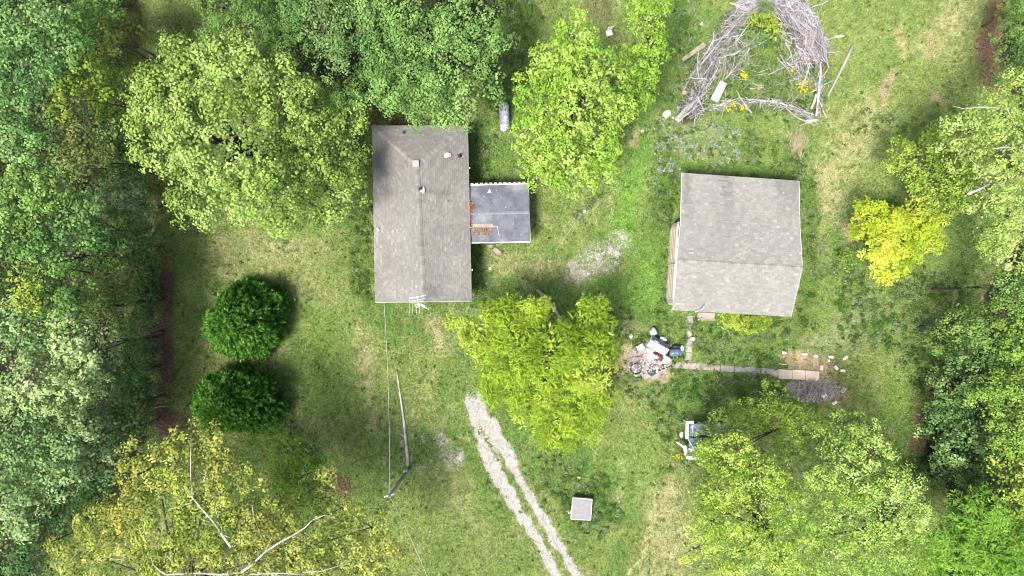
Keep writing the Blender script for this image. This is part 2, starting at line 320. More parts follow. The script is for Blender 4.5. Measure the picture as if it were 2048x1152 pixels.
# ------------------------------------------------------------------ foliage generators
def unit(v): return v/np.maximum(np.linalg.norm(v, axis=-1, keepdims=True), 1e-9)
def leaves(P, Nn, T, L, Wd, fold=.15):
    """diamond leaves: centre, normal, direction, length, width"""
    Nn = unit(Nn); T = unit(T - Nn*np.sum(T*Nn, 1, keepdims=True)); B = np.cross(Nn, T); L = L[:, None]; Wd = Wd[:, None]
    V = np.stack([P-T*L*.5, P+B*Wd*.5+Nn*L*fold*.5-T*L*.05, P+T*L*.5, P-B*Wd*.5+Nn*L*fold*.5-T*L*.05], 1)
    return V.reshape(-1, 3)
def quadfaces(n): return np.arange(n*4).reshape(n, 4)
def rdir(n, zmin=-1.):
    z = rng.uniform(zmin, 1, n); a = rng.uniform(0, 2*np.pi, n); s = np.sqrt(1-z*z); return np.stack([s*np.cos(a), s*np.sin(a), z], 1)
def crown_arrays(lobes, cols, puff=.6, L=.17, wid=.6, dens=1.0, style='puff', flat=.75, gap=.12, spread=.16, fill=.28, clus=1.25):
    """lobes: world (x,y,R,ztop). returns V,col"""
    PC = []; PD = []; PR = []; LOBE = []
    for li, (cx, cy, R, zt) in enumerate(lobes):
        rz = R*flat; cz = zt-rz; n = int(2.3*R*R/(puff*puff*.42))+4
        d = rdir(n, -.15); hf = n//2; zq = np.sqrt(rng.random(hf)); aq = rng.uniform(0, 6.283, hf); sq = np.sqrt(1-zq*zq); d[:hf] = np.stack([sq*np.cos(aq), sq*np.sin(aq), zq], 1); ph = np.arctan2(d[:, 1], d[:, 0])
        lump = 1 + .16*(fbm(ph*1.6+li*7+cx, d[:, 2]*2+cy, 80)-.5)*2 + rng.normal(0, .045, n)
        K = max(5, int(5.2*R*R/(clus*clus))); sdv = rdir(K, -.2); hk = K//2; zq = np.sqrt(rng.random(hk)); aq = rng.uniform(0, 6.283, hf)[:hk] if hf >= hk else rng.uniform(0, 6.283, hk); sq = np.sqrt(1-zq*zq); sdv[:hk] = np.stack([sq*np.cos(aq), sq*np.sin(aq), zq], 1)
        cd = np.arccos(np.clip(d @ sdv.T, -1, 1)).min(1)*R/clus; bump = np.clip(1-(cd/.62)**2, -.9, 1)
        lump = lump + bump*clus*.26/R
        pc = np.array([cx, cy, cz]) + d*np.array([R, R, rz])*lump[:, None]*.90
        pc += rng.normal(0, puff*.22, (n, 3))
        k = fbm(pc[:, 0]*.55, pc[:, 1]*.55+pc[:, 2]*.3, 90+li, 3) > gap*.55+.19
        k &= (cd < .6) | (rng.random(n) < .18)
        for lj, (ox, oy, oR, ozt) in enumerate(lobes):
            if lj == li: continue
            oz = oR*flat; q = ((pc[:, 0]-ox)/oR)**2+((pc[:, 1]-oy)/oR)**2+((pc[:, 2]-(ozt-oz))/oz)**2
            k &= ~((q < .45))
        k &= pc[:, 2] > .25
        pc, d = pc[k], d[k]; PC.append(pc); PD.append(d); PR.append(puff*rng.uniform(.45, 1.15, len(pc))); LOBE.append(np.full(len(pc), li))
    PC = np.concatenate(PC); PD = np.concatenate(PD); PR = np.concatenate(PR)
    cols = np.array(cols)*np.array([1.14, 1.1, 1.0])+np.array([0, 0, .004]); m = len(PC)
    t = np.clip(fbm(PC[:, 0]*.35, PC[:, 1]*.35, 101, 3)*1.9-.45 + rng.normal(0, .16, m), 0, .999)*(len(cols)-1)
    i0 = t.astype(int); ft = (t-i0)[:, None]; pcol = cols[i0]*(1-ft)+cols[np.minimum(i0+1, len(cols)-1)]*ft
    pcol = pcol*rng.uniform(.72, 1.3, m)[:, None]
    cnt = np.maximum((dens*3.1*PR**2/(L*L*wid)).astype(int), 4); I = np.repeat(np.arange(m), cnt); n = len(I)
    if style == 'feather':      # sprays of narrow leaflets radiating from twig tips
        az = rng.uniform(0, 2*np.pi, n); ra = PR[I]*np.sqrt(rng.random(n)); rad = np.stack([np.cos(az), np.sin(az), rng.uniform(-.35, .3, n)], 1)
        P = PC[I]+rad*ra[:, None]*np.array([1, 1, .7]) + np.stack([0*ra, 0*ra, .25*PR[I]-ra*.35], 1)
        Nn = np.array([0, 0, 1.])+rad*.35+rng.normal(0, .3, (n, 3)); T = rad+rng.normal(0, .5, (n, 3))
    elif style == 'needle':
        out = unit(PD[I]*np.array([1, 1, .55])+np.array([0, 0, .35])); s = rdir(n); P = PC[I]+s*(PR[I]*rng.random(n)**.5)[:, None]*.8 + out*(PR[I]*rng.uniform(0, .8, n))[:, None]
        T = out+s*.45; Nn = np.cross(T, rng.normal(0, 1, (n, 3)))*.6+PD[I]*.5+np.array([0, 0, .5])
    else:
        s = rdir(n); s = unit(s+PD[I]*.35+np.array([0, 0, .45])); P = PC[I]+s*(PR[I]*rng.uniform(.35, 1., n)**.6)[:, None]*np.array([1, 1, .8])
        Nn = s*.85+PD[I]*.25+np.array([0, 0, .1])+rng.normal(0, .27, (n, 3)); T = s+rng.normal(0, .8, (n, 3))+np.array([0, 0, -.4])
    Ls = L*rng.uniform(.65, 1.35, n); V = leaves(P, Nn, T, Ls, Ls*wid)
    c = pcol[I]*rng.uniform(1-spread*1.6, 1+spread*1.6, n)[:, None]*(1+rng.normal(0, .05, (n, 3)))
    # interior leaves
    VV = [V]; CC = [c]
    for (cx, cy, R, zt) in lobes:
        rz = R*flat; nf = int(fill*dens*R*R*3.1*1.6/(L*L*wid)); d = rdir(nf, -.3)
        P = np.array([cx, cy, zt-rz])+d*np.array([R, R, rz])*(rng.uniform(.35, .86, nf))[:, None]; P[:, 2] = np.maximum(P[:, 2], .2)
        Ls = L*1.25*rng.uniform(.7, 1.3, nf); VV.append(leaves(P, rng.normal(0, .5, (nf, 3))+np.array([0, 0, 1]), rng.normal(0, 1, (nf, 3)), Ls, Ls*max(wid, .4)))
        CC.append(cols[rng.integers(0, len(cols), nf)]*rng.uniform(.75, 1.1, nf)[:, None])
    V = np.concatenate(VV); c = np.repeat(np.concatenate(CC), 4, 0)
    return V, np.clip(c, .004, .8)
def tree(name, label, cat, lobes_px, cols, trunk=None, zt=11., r0=.22, bark=None, limbs=(), group=None, **kw):
    if kw.get('style', 'puff') == 'puff': kw['L'] = kw.get('L', .17)*.9; kw.setdefault('wid', .75)
    kw['dens'] = kw.get('dens', .7)*1.15
    """lobes_px: (px,py,radius_px[,dz]) as they are seen in the picture"""
    lobes = []
    for l in lobes_px:
        z = zt+(l[3] if len(l) > 3 else 0); zc = z-l[2]*.03*.5; w = W(l[0], l[1], zc); lobes.append((w.x, w.y, l[2]*(H-zc)/F, z))
    if trunk is None:
        a = sum(l[2]**2 for l in lobes); b = Vector((sum(l[0]*l[2]**2 for l in lobes)/a, sum(l[1]*l[2]**2 for l in lobes)/a, 0))
    else: b = W(*trunk, 0)
    t = thing(name, label, cat, b, group); mb = MB(); hgt = min(l[3]-l[2]*.75 for l in lobes)*.55; hgt = max(hgt, .4)
    fork = b+Vector((random.uniform(-.2, .2), random.uniform(-.2, .2), hgt))
    mb.tube([b-Vector((0, 0, .1)), b+Vector((0, 0, .25)), b+Vector((.03, .02, hgt*.5)), fork], [r0*1.5, r0*1.1, r0*.95, r0*.8], 8)
    for (cx, cy, R, z) in lobes:
        c = Vector((cx, cy, z-R*.85)); mid = fork.lerp(c, .5)+Vector((random.uniform(-.3, .3), random.uniform(-.3, .3), .3)); mb.tube([fork-Vector((0, 0, .2)), mid, c], [r0*.55, r0*.35, r0*.18], 6)
        for q in range(5 if R > 1.2 else 3):
            d = rdir(1, .0)[0]; e = c+Vector((d[0]*R, d[1]*R, d[2]*R*.25))*.8; m2 = c.lerp(e, .5)+Vector((random.uniform(-.15, .15)*R, random.uniform(-.15, .15)*R, .0)); mb.tube([c, m2, e], [r0*.2, r0*.12, r0*.04], 5)
    mb.build('trunk', bark or M_bark, t, smooth=True)
    V, c = crown_arrays(lobes, cols, **kw)
    npmesh('crown', V, quadfaces(len(V)//4), c, M_leaf, t)
    for pts, ra, rb in limbs:
        m2 = MB(); P = [W(x, y, z) for x, y, z in pts]; n = len(P)
        m2.tube(P, [ra+(rb-ra)*i/(n-1) for i in range(n)], 6); m2.build('branch', M_pale_bark, t, smooth=True)
    return t

# ------------------------------------------------------------------ buildings
def shingles(mb, A, B, Cc, D, cols, course=.145, wmin=.12, wmax=.32, lift=.03, stain=None):
    """A->B eave, D above A, Cc above B. courses parallel to the eave"""
    A, B, Cc, D = map(Vector, (A, B, Cc, D)); nrm = (B-A).cross(D-A).normalized()
    if nrm.z < 0: nrm = -nrm
    up = ((D+Cc)/2-(A+B)/2); e = (B-A).normalized(); up = up-e*up.dot(e); n = max(int(up.length/course), 1)
    for i in range(n):
        v0 = i/n; v1 = min((i+1.25)/n, 1); vm = (i+.5)/n
        L = A.lerp(D, v0); R = B.lerp(Cc, v0); Lt = A.lerp(D, v1); Rt = B.lerp(Cc, v1); x = 0; ln = (R-L).length
        if ln < .05: continue
        x = -random.uniform(0, .3)
        while x < ln:
            w = random.uniform(wmin, wmax); a = max(x, 0)/ln; b = min(x+w-.006, ln)/ln; x += w
            if b <= a: continue
            h = lift+random.uniform(0, .01)+ (.012 if random.random() < .3 else 0)
            p = [L.lerp(R, a)+nrm*h, L.lerp(R, b)+nrm*h, Lt.lerp(Rt, b)+nrm*.006, Lt.lerp(Rt, a)+nrm*.006, L.lerp(R, a)+nrm*.0, L.lerp(R, b)+nrm*.0]
            c = random.choice(cols); k = random.uniform(.92, 1.08)*(1.16 if random.random() < .08 else 1)
            if stain: k *= stain(p[0])
            mb.add(p, [(0, 1, 2, 3), (4, 5, 1, 0), (4, 0, 3), (5, 2, 1)], (c[0]*k, c[1]*k, c[2]*k))
def caps(mb, a, b, cols, w=.17, step=.16):
    a, b = Vector(a), Vector(b); d = (b-a); n = max(int(d.length/step), 1); t = d.normalized(); s = t.cross(Vector((0, 0, 1))).normalized()
    for i in range(n):
        p = a+d*(i/n); q = a+d*((i+1.15)/n); c = random.choice(cols); k = random.uniform(.85, 1.2); u = Vector((0, 0, 1))
        vs = [p-s*w+u*.0, p+u*.07, p+s*w+u*.0, q-s*w-u*.015, q+u*.05, q+s*w-u*.015]
        mb.add(vs, [(0, 1, 4, 3), (1, 2, 5, 4), (0, 2, 1)], tuple(x*k for x in c))
def quad_slab(mb, P, th=.14):
    P = [Vector(p) for p in P]; n = len(P); vs = P+[p-Vector((0, 0, th)) for p in P]
    mb.add(vs, [tuple(range(n)), tuple(range(2*n-1, n-1, -1))]+[(i, i+n, (i+1) % n+n, (i+1) % n) for i in range(n)])
def wall_panel(mb, a, b, za, zb, z0=-.05, th=.12):
    a, b = Vector(a), Vector(b); d = (b-a).normalized(); nn = Vector((-d.y, d.x, 0))*th/2
    vs = [(a-nn).to_3d(), (a+nn), (b+nn), (b-nn)]
    vs = [Vector((v.x, v.y, z0)) for v in vs]+[Vector((vs[0].x, vs[0].y, za)), Vector((vs[1].x, vs[1].y, za)), Vector((vs[2].x, vs[2].y, zb)), Vector((vs[3].x, vs[3].y, zb))]
    mb.add(vs, [(0, 3, 2, 1), (4, 5, 6, 7), (0, 1, 5, 4), (1, 2, 6, 5), (2, 3, 7, 6), (3, 0, 4, 7)])
def opening(parent, name, a, b, t, w, z0, z1, mpane, mframe, out):
    """window or door set on the wall a->b at fraction t, out = outward normal"""
    a, b = Vector(a), Vector(b); d = (b-a).normalized(); c = a.lerp(b, t); rot = Matrix.Rotation(math.atan2(d.y, d.x), 3, 'Z'); out = Vector(out).normalized()
    base = c+out*.075; h = z1-z0; zc = (z0+z1)/2
    m = MB(); m.box((base.x, base.y, zc), (w-.1, .03, h-.1), rot); o = m.build(name, mpane, parent)
    f = MB()
    for s in (-1, 1):
        q = base+d*s*(w/2-.03); f.box((q.x, q.y, zc), (.08, .07, h), rot)
        f.box((base.x, base.y, zc+s*(h/2-.03)), (w-.1, .07, .08), rot)
    f.build('frame', mframe, o); return o
SH_H = [(.156, .152, .143), (.168, .164, .152), (.150, .145, .138), (.180, .176, .160), (.158, .153, .146)]
SH_G = [(.178, .176, .165), (.188, .186, .173), (.172, .170, .161), (.202, .199, .183), (.180, .178, .168)]
# --- ranch house
ZE, ZR = 2.75, 3.95
SW, NW_, NE_, SE = W(751, 604, ZE), W(745, 252, ZE), W(935, 251, ZE), W(943, 602, ZE)
RS, RN = W(848, 603, ZR), W(834, 330, ZR)
hc = (SW+NW_+NE_+SE)/4; hc.z = 0
house = thing('ranch_house', 'long single storey house with brown grey shingle roof, hipped at one end', 'house', hc)
def inset(p, k=.4):
    d = (Vector((hc.x, hc.y, 0))-Vector((p.x, p.y, 0))); return Vector((p.x+math.copysign(k, d.x), p.y+math.copysign(k, d.y), 0))
w4 = [inset(p) for p in (SW, SE, NE_, NW_)]
for i in range(4):
    a, b = w4[i], w4[(i+1) % 4]; m = MB(); d = (b-a).normalized()*.062; wall_panel(m, a+d, b-d, ZE, ZE)
    if i == 0: m.add([a+Vector((.06, .02, ZE)), b+Vector((-.06, .02, ZE)), (a+b)/2+Vector((0, .02, ZR-.12))], [(0, 1, 2)]); m.add([a+Vector((.06, -.02, ZE)), b+Vector((-.06, -.02, ZE)), (a+b)/2+Vector((0, -.02, ZR-.12))], [(0, 1, 2)])
    wl = m.build('wall', M_siding, house)
    nrm = Vector((d.y, -d.x, 0))
    for t in ((.3, .7) if i % 2 == 0 else (.15, .4, .62, .85)):
        opening(house, 'window', a, b, t, 1.0, 1.0, 2.1, M_glass, M_white, nrm)
roof = MB()
dz = Vector((0, 0, 0))
roof.add([SW, SE, NE_, NW_, RS, RN] , [(1, 2, 5, 4), (2, 3, 5), (3, 0, 4, 5), (0, 1, 4)])
quad_slab(roof, [p-Vector((0, 0, .012)) for p in (SW, SE, NE_, NW_)], .16)
roof = roof.build('roof', M_wood, house)
def stain_tone_h(p):
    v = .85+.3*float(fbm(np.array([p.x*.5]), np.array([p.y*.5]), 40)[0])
    v *= 1-.14*float(sm(5.5, 8.5, np.array(p.y)))  # tone also drops gradually towards the north hip
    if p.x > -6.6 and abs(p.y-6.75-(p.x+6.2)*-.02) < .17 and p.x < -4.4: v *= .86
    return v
sh = MB()
shingles(sh, SE, NE_, RN, RS, SH_H, stain=stain_tone_h); shingles(sh, NW_, SW, RS, RN, SH_H, stain=stain_tone_h); shingles(sh, NE_, NW_, RN, RN, SH_H, stain=stain_tone_h)
sh.build('shingle', M_shingle, roof, kind='stuff')
cp = MB(); CAPC = [(.165, .158, .147), (.15, .144, .136)]
caps(cp, RS, RN+Vector((0, 0, .01)), CAPC); cp.build('ridge_cap', M_shingle, roof, kind='stuff')
cp = MB(); caps(cp, NW_+Vector((0, 0, .03)), RN, CAPC); caps(cp, NE_+Vector((0, 0, .03)), RN, CAPC); cp.build('hip_cap', M_shingle, roof, kind='stuff')
tr = MB()
for a, b in ((SW, SE), (SE, NE_), (NE_, NW_), (NW_, SW)):
    d = (b-a).normalized(); n = Vector((d.y, -d.x, 0)); q = (a+b)/2+n*.012; tr.box((q.x, q.y, ZE-.075), ((b-a).length, .02, .17), math.atan2(d.y, d.x))
tr.build('fascia', M_white, roof)
rk = MB(); rk.tube([SW+Vector((0, -.02, .01)), RS+Vector((0, -.02, .02)), SE+Vector((0, -.02, .01))], .025, 4); rk.build('drip_edge', M_alu, roof)
def on_roof(px, py, z): return W(px, py, z)
def pipe_vent(px, py, z, r=.06, h=.3, m=None, fl=.16):
    c = W(px, py, z); a = MB(); a.lathe(c-Vector((0, 0, .15)), [(r, 0), (r, h+.15), (r*.6, h+.15), (r*.6, h)], 12); a.lathe(c-Vector((0, 0, .06)), [(fl, 0), (fl*.6, .08), (r*1.1, .14)], 12)
    return a.build('vent_pipe', m or M_dark, roof, smooth=False)
pipe_vent(808, 266, 2.98, .07, .3); pipe_vent(919, 311, 3.05, .07, .28); o = pipe_vent(757, 459, 2.9, .06, .25, M_alu); pipe_vent(841, 379, 3.93, .1, .4)
bv = MB(); c = W(832, 328, 3.93); bv.box(c, (.36, .38, .22), .05, bev=.03); bv.box(c+Vector((0, 0, .14)), (.44, .46, .05), .05); bv.build('box_vent', M_metal, roof)
bv = MB(); c = W(895, 311, 3.3); bv.box(c, (.5, .24, .1), .3); bv.box(c+Vector((.02, .02, .09)), (.24, .34, .14), .3, bev=.03); bv.build('flashing_cap', M_alu, roof)
bv = MB(); c = W(847, 380, 3.95); bv.box(c, (.12, .46, .1), .0); bv.box(c+Vector((-.07, -.03, .0)), (.3, .16, .14), .1); bv.build('flue_flashing', M_alu, roof)
for q in ((938, 336), (943, 540), (940, 455)):
    bv = MB(); c = W(*q, 2.6); bv.box(c+Vector((.04, 0, 0)), (.1, .1, .12)); bv.build('gutter_bracket', M_alu, roof)
ru = MB(); c = W(897, 402, 3.35); ru.box(c, (.05, .18, .02), -.5); ru.build('loose_tab', M_dark, roof); ru = MB(); c = W(867, 422, 3.75); ru.box(c, (.16, .04, .02), .2); ru.build('loose_tab', M_dark, roof)

# --- covered porch beside the house: low roof with roll roofing
PZ = 2.45
pN, pS = 369, 485
PA, PB, PC_, PD_ = W(942, 485, PZ), W(1060, 483, PZ), W(1056, 368, PZ), W(941, 371, PZ)
pc = (PA+PB+PC_+PD_)/4; pc.z = 0
porch = thing('covered_porch', 'low porch with dark blue grey sheet roof joined to the house side', 'porch', pc)
PR1, PR2 = W(941, 428, PZ+.22), W(1059, 426, PZ+.22)
dk = MB(); dk.add([PA, PB, PR2, PR1, PC_, PD_], [(0, 1, 2, 3), (3, 2, 4, 5)]); quad_slab(dk, [p-Vector((0, 0, .01)) for p in (PA, PB, PC_, PD_)], .12)
deck = dk.build('roof', M_wood, porch)
def psurf(u, v, h=0):     # u along E, v 0 south..1 north
    s = .5; z = PZ+.22*(1-abs(v-.5)*2)
    p = PA.lerp(PB, u).lerp(PD_.lerp(PC_, u), v); return Vector((p.x, p.y, z+h))
# sheets of roll roofing laid in strips
strips = [(0, .12), (.12, .32), (.32, .5), (.5, .70), (.70, .88), (.88, .985)]
for i, (v0, v1) in enumerate(strips):
    m = MB(); u0 = .0 if i not in (1,) else .38
    u = u0
    vs = []; nn = 14; 
    for a in range(nn+1):
        for b in range(5):
            uu = u0+(1.0-u0)*a/nn; vv = v0+(v1-v0+.01)*b/4
            vs.append(psurf(uu, min(vv, 1), .012+.004*(i % 2)+.008*random.random()))
    m.add(vs, [(a*5+b, (a+1)*5+b, (a+1)*5+b+1, a*5+b+1) for a in range(nn) for b in range(4)]); m.build('roofing_sheet', M_membrane, deck, smooth=True)
m = MB(); m.add([psurf(0.02, .125, .03), psurf(.37, .125, .03), psurf(.37, .25, .03), psurf(.02, .26, .03)], [(0, 1, 2, 3)]); m.build('bare_patch', mat('rotten_decking', (.10, .08, .065), .9, nscale=9, namt=.5, bump=.4, col2=(.16, .13, .11)), deck)
for k in range(4):
    m = MB(); q0 = psurf(.03+k*.085, .135, .045); q1 = psurf(.05+k*.085, .245, .045); m.tube([q0, q1], .02, 4); m.build('lath', M_wood, deck)
wp = MB(); wp.tube([psurf(.36, .27, .05), psurf(.455, .27, .05), psurf(.475, .12, .05)], .022, 5); wp.tube([psurf(.475, .12, .05), psurf(.49, .1, .05)], .02, 5); wp.build('loose_trim', M_alu, deck)
wp = MB(); wp.tube([psurf(.31, .76, .05), psurf(.39, .64, .05)], .018, 4); wp.build('metal_strip', M_metal, deck)
wp = MB(); wp.add([psurf(.29, .86, .03), psurf(.36, .865, .03), psurf(.33, .93, .04)], [(0, 1, 2)]); wp.build('pale_flap', M_alu, deck)
for nm, a, b in (('eave_trim', PA, PB), ('eave_trim', PD_, PC_), ('end_trim', PB, PC_)):
    d = (b-a).normalized(); m = MB(); n = Vector((d.y, -d.x, 0))*(1 if nm != 'eave_trim' or a is PA else -1); q = (a+b)/2+n*.03; m.box((q.x, q.y, PZ-.03), ((b-a).length, .05 if nm == 'end_trim' else .07, .13), math.atan2(d.y, d.x)); m.build(nm, M_white if nm == 'eave_trim' else M_metal, deck)
for k in range(12):      # rafter tails at the far eave
    q = PD_.lerp(PC_, (k+.3)/12.2); m = MB(); m.box((q.x, q.y+.13, PZ-.02), (.22, .09, .05), .03); m.build('rafter_tail', M_grey_wood if k % 3 else M_metal, deck)
for a in (PA, PB, PC_, PD_):
    q = a.lerp(Vector((pc.x, pc.y, a.z)), .06); m = MB(); m.box((q.x, q.y, (PZ-.15)/2), (.1, .1, PZ-.17)); m.build('post', M_white, porch)
m = MB(); m.box((pc.x, pc.y, .08), (4.0, 3.8, .16)); m.build('floor_slab', M_concrete, porch)
m = MB(); m.add([psurf(0, .475, .03), psurf(1, .475, .03), psurf(1, .5, .045), psurf(0, .5, .045), psurf(1, .525, .03), psurf(0, .525, .03)], [(0, 1, 2, 3), (3, 2, 4, 5)]); m.build('ridge_strip', mat('faded_felt', (.125, .145, .165), .8, nscale=3, namt=.3), deck)
for (u, v, L_, a_) in ((.33, .72, .5, -1.1), (.08, .93, .18, .4), (.24, .8, .12, .2), (.72, .32, .25, 1.2), (.6, .6, .16, .8), (.85, .12, .1, 2), (.45, .9, .12, 1.0), (.17, .68, .14, .5), (.52, .78, .1, .3), (.16, .08, .2, -1.0), (.2, .06, .12, .6)):
    c = psurf(u, v, .035); dd = Vector((math.cos(a_), math.sin(a_), 0))*L_/2; m = MB(); m.tube([c-dd, c+dd], .012, 4); m.build('scrap_strip', M_alu if L_ < .3 else M_metal, deck)
# dead leaves on the porch roof
def litter(name, label, spots, n, cols, L=.07):
    P = []
    for (fn, cnt) in spots: P += [fn() for _ in range(cnt)]
    P = np.array([(p.x, p.y, p.z) for p in P]); n = len(P); Ls = L*rng.uniform(.6, 1.4, n)
    V = leaves(P, rng.normal(0, .5, (n, 3))+np.array([0, 0, 1]), rng.normal(0, 1, (n, 3)), Ls, Ls*.7, .3); c = np.array(cols)[rng.integers(0, len(cols), n)]*rng.uniform(.7, 1.2, n)[:, None]
    o = npmesh(name, V, quadfaces(n), np.repeat(c, 4, 0), M_litter); tag(o, label, 'dead leaves', None, 'stuff'); return o
LC = [(.26, .085, .025), (.18, .055, .02), (.12, .045, .025), (.32, .13, .045)]
U = random.uniform; G = random.gauss
litter('leaf_litter', 'rust orange dead leaves drifted on the porch roof against the house', [
    (lambda: psurf(abs(G(0, .035)), min(max(G(.62, .035), 0), 1), .03+U(0, .05)), 150), (lambda: psurf(abs(G(0, .018)), U(.22, .75), .03+U(0, .04)), 130),
    (lambda: psurf(U(.03, .36), G(.19, .03), .05+U(0, .03)), 50), (lambda: psurf(G(.25, .03), G(.2, .03), .05+U(0, .04)), 32), (lambda: psurf(U(0, .6), U(.1, .95), .03), 26)], 0, LC)

# --- garage
GZ, GR, GB, GN = 2.6, 4.1, 3.35, 2.55
gSW, gSE, gRW, gRE = W(1346, 620, GZ), W(1582, 633, GZ), W(1354, 520, GR), W(1605, 535, GR)
gBW, gBE, gNW, gNE = W(1361, 441, GB), W(1600, 455, GB), W(1364, 346, GN), W(1598, 362, GN)
gc_ = (gSW+gSE+gNE+gNW)/4; gc_.z = 0
gar = thing('garage', 'wide garage with pale grey shingle roof and maroon front wall', 'garage', gc_)
th = Vector((0, 0, .14)); rm = MB(); top = [gSW, gSE, gRE, gBE, gNE, gNW, gBW, gRW]
rm.add(top+[p-th for p in top], [(0, 1, 2, 7), (7, 2, 3, 6), (6, 3, 4, 5), (8, 15, 10, 9), (15, 14, 11, 10), (14, 13, 12, 11), (0, 8, 9, 1), (1, 9, 10, 2), (2, 10, 11, 3), (3, 11, 12, 4), (4, 12, 13, 5), (5, 13, 14, 6), (6, 14, 15, 7), (7, 15, 8, 0)])
groof = rm.build('roof', M_white, gar)
def stain_g(p):
    v = .9+.2*float(fbm(np.array([p.x*.6]), np.array([p.y*.25]), 44)[0])
    if p.y > 4: v *= 1-.22*float(sm(.5, .7, fbm(np.array([p.x*1.5]), np.array([p.y*.15]), 45))[0])*min((p.y-4)/3, 1)
    return v
sh = MB(); shingles(sh, gSW, gSE, gRE, gRW, SH_G, course=.15, wmin=.13, wmax=.4, lift=.03, stain=stain_g); shingles(sh, gBE, gBW, gRW, gRE, SH_G, course=.15, wmin=.13, wmax=.4, lift=.03, stain=stain_g); shingles(sh, gNE, gNW, gBW, gBE, SH_G, course=.15, wmin=.13, wmax=.4, lift=.03, stain=stain_g)
sh.build('shingle', M_shingle, groof, kind='stuff')
cp = MB(); caps(cp, gRW, gRE, [(.185, .18, .168), (.2, .195, .18), (.17, .165, .156)], .15, .2); cp.build('ridge_cap', M_shingle, groof, kind='stuff')
for q in ((gSW, gRW, gBW, gNW), (gSE, gRE, gBE, gNE)): m = MB(); m.tube([a+Vector((0, 0, .01)) for a in q], .028, 4); m.build('rake_trim', M_white, groof)
def gins(p, dx, dy): return Vector((p.x+dx, p.y+dy, 0))
a1, a2, a3, a4 = gins(gSW, .17, .4), gins(gSE, -.35, .4), gins(gNE, -.35, -.35), gins(gNW, .72, -.35)
aB = gins(gBW, .17, .0); aB2 = Vector((a4.x+.02, aB.y, 0))
def span(a, b, k=.062): d = (b-a).normalized()*k; return a+d, b-d
m = MB(); wall_panel(m, *span(a1, a2), GZ-.02, GZ-.02); m.build('wall', M_siding, gar); m = MB(); wall_panel(m, *span(a3, a4), GN-.02, GN-.02); m.build('wall', M_siding, gar)
m = MB(); wall_panel(m, *span(a4, aB2), GN-.06, GB-.2); m.build('wall', M_siding, gar); m = MB(); wall_panel(m, *span(aB2, aB), GB-.25, GB-.25); m.build('wall', M_siding, gar)
m = MB(); wall_panel(m, *span(a2, a3), GZ-.1, GN-.1); m.build('wall', M_siding, gar)
def gable(P1, P2, prof, z0, mt, th=.06):
    vs = []
    for y, z in prof:
        q = P1.lerp(P2, (y-P1.y)/(P2.y-P1.y)); vs += [(q.x-th, q.y, z0), (q.x+th, q.y, z0), (q.x-th, q.y, z), (q.x+th, q.y, z)]
    m = MB(); fs = []
    for i in range(len(prof)-1): s = i*4; fs += [(s, s+4, s+6, s+2), (s+1, s+3, s+7, s+5), (s+2, s+6, s+7, s+3), (s, s+1, s+5, s+4)]
    fs += [(0, 2, 3, 1), (len(vs)-4, len(vs)-3, len(vs)-1, len(vs)-2)]
    m.add(vs, fs); return m.build('wall', mt, gar)
gable(a1, aB, [(a1.y+.07, GZ-.0), (gRW.y, GR-.19), (aB.y-.07, GB-.18)], 2.33, M_redwall)
gable(a2, a3, [(a2.y+.3, GZ+.0), (gRE.y, GR-.2), (gBE.y, GB-.18), (a3.y-.1, GN-.06)], GN-.08, M_siding)
m = MB(); wall_panel(m, *span(a1, aB), 2.32, 2.32); fw = m.build('wall', mat('tan_front_siding', (.40, .34, .27), .8, nscale=4, namt=.15), gar)
d = (aB-a1).normalized(); q = (a1+aB)/2+Vector((-.09, 0, 2.36)); m = MB(); m.box(q, ((aB-a1).length, .05, .11), math.atan2(d.y, d.x)); m.build('trim_board', M_white, gar)
M_door = mat('beige_door_paint', (.46, .40, .33), .7, nscale=3, namt=.12, col2=(.38, .33, .27))
for t, w in ((.28, 2.55), (.74, 2.5)):
    o = opening(gar, 'garage_door', a1, aB, t, w, .0, 2.15, M_door, M_white, (-1, 0, 0))
    for k in range(4):
        c0 = a1.lerp(aB, t)+Vector((-.11, 0, .3+.5*k)); m = MB(); m.box(c0, (w-.25, .02, .4), math.atan2(d.y, d.x)); m.build('door_panel', M_door, o)
opening(gar, 'window', a2, a3, .5, 1.1, 1.1, 2.0, M_glass, M_white, (1, 0, 0)); opening(gar, 'window', a1, a2, .6, 1.0, 1.1, 2.0, M_glass, M_white, (0, -1, 0))
m = MB(); c = W(1357, 524, 3.6); m.box(c-Vector((.02, 0, 0)), (.16, .22, .2)); m.build('gable_lamp', M_white, gar)
wh = MB(); wh.tube([W(1391, 624, 2.2), W(1391, 624, 2.75), W(1400, 620, 2.9), W(1407, 616, 3.25)], .035, 6); wh.tube([W(1407, 616, 3.25), W(1408, 613, 3.25)], .05, 6); wh.build('service_mast', M_alu, gar)
m = MB(); st = W(1412, 633, 0); m.box(st+Vector((0, 0, .06)), (1.35, .62, .12), -.04, bev=.02); o = m.build('door_step', M_concrete, None, st); tag(o, 'flat grey concrete step against the garage eave', 'step')

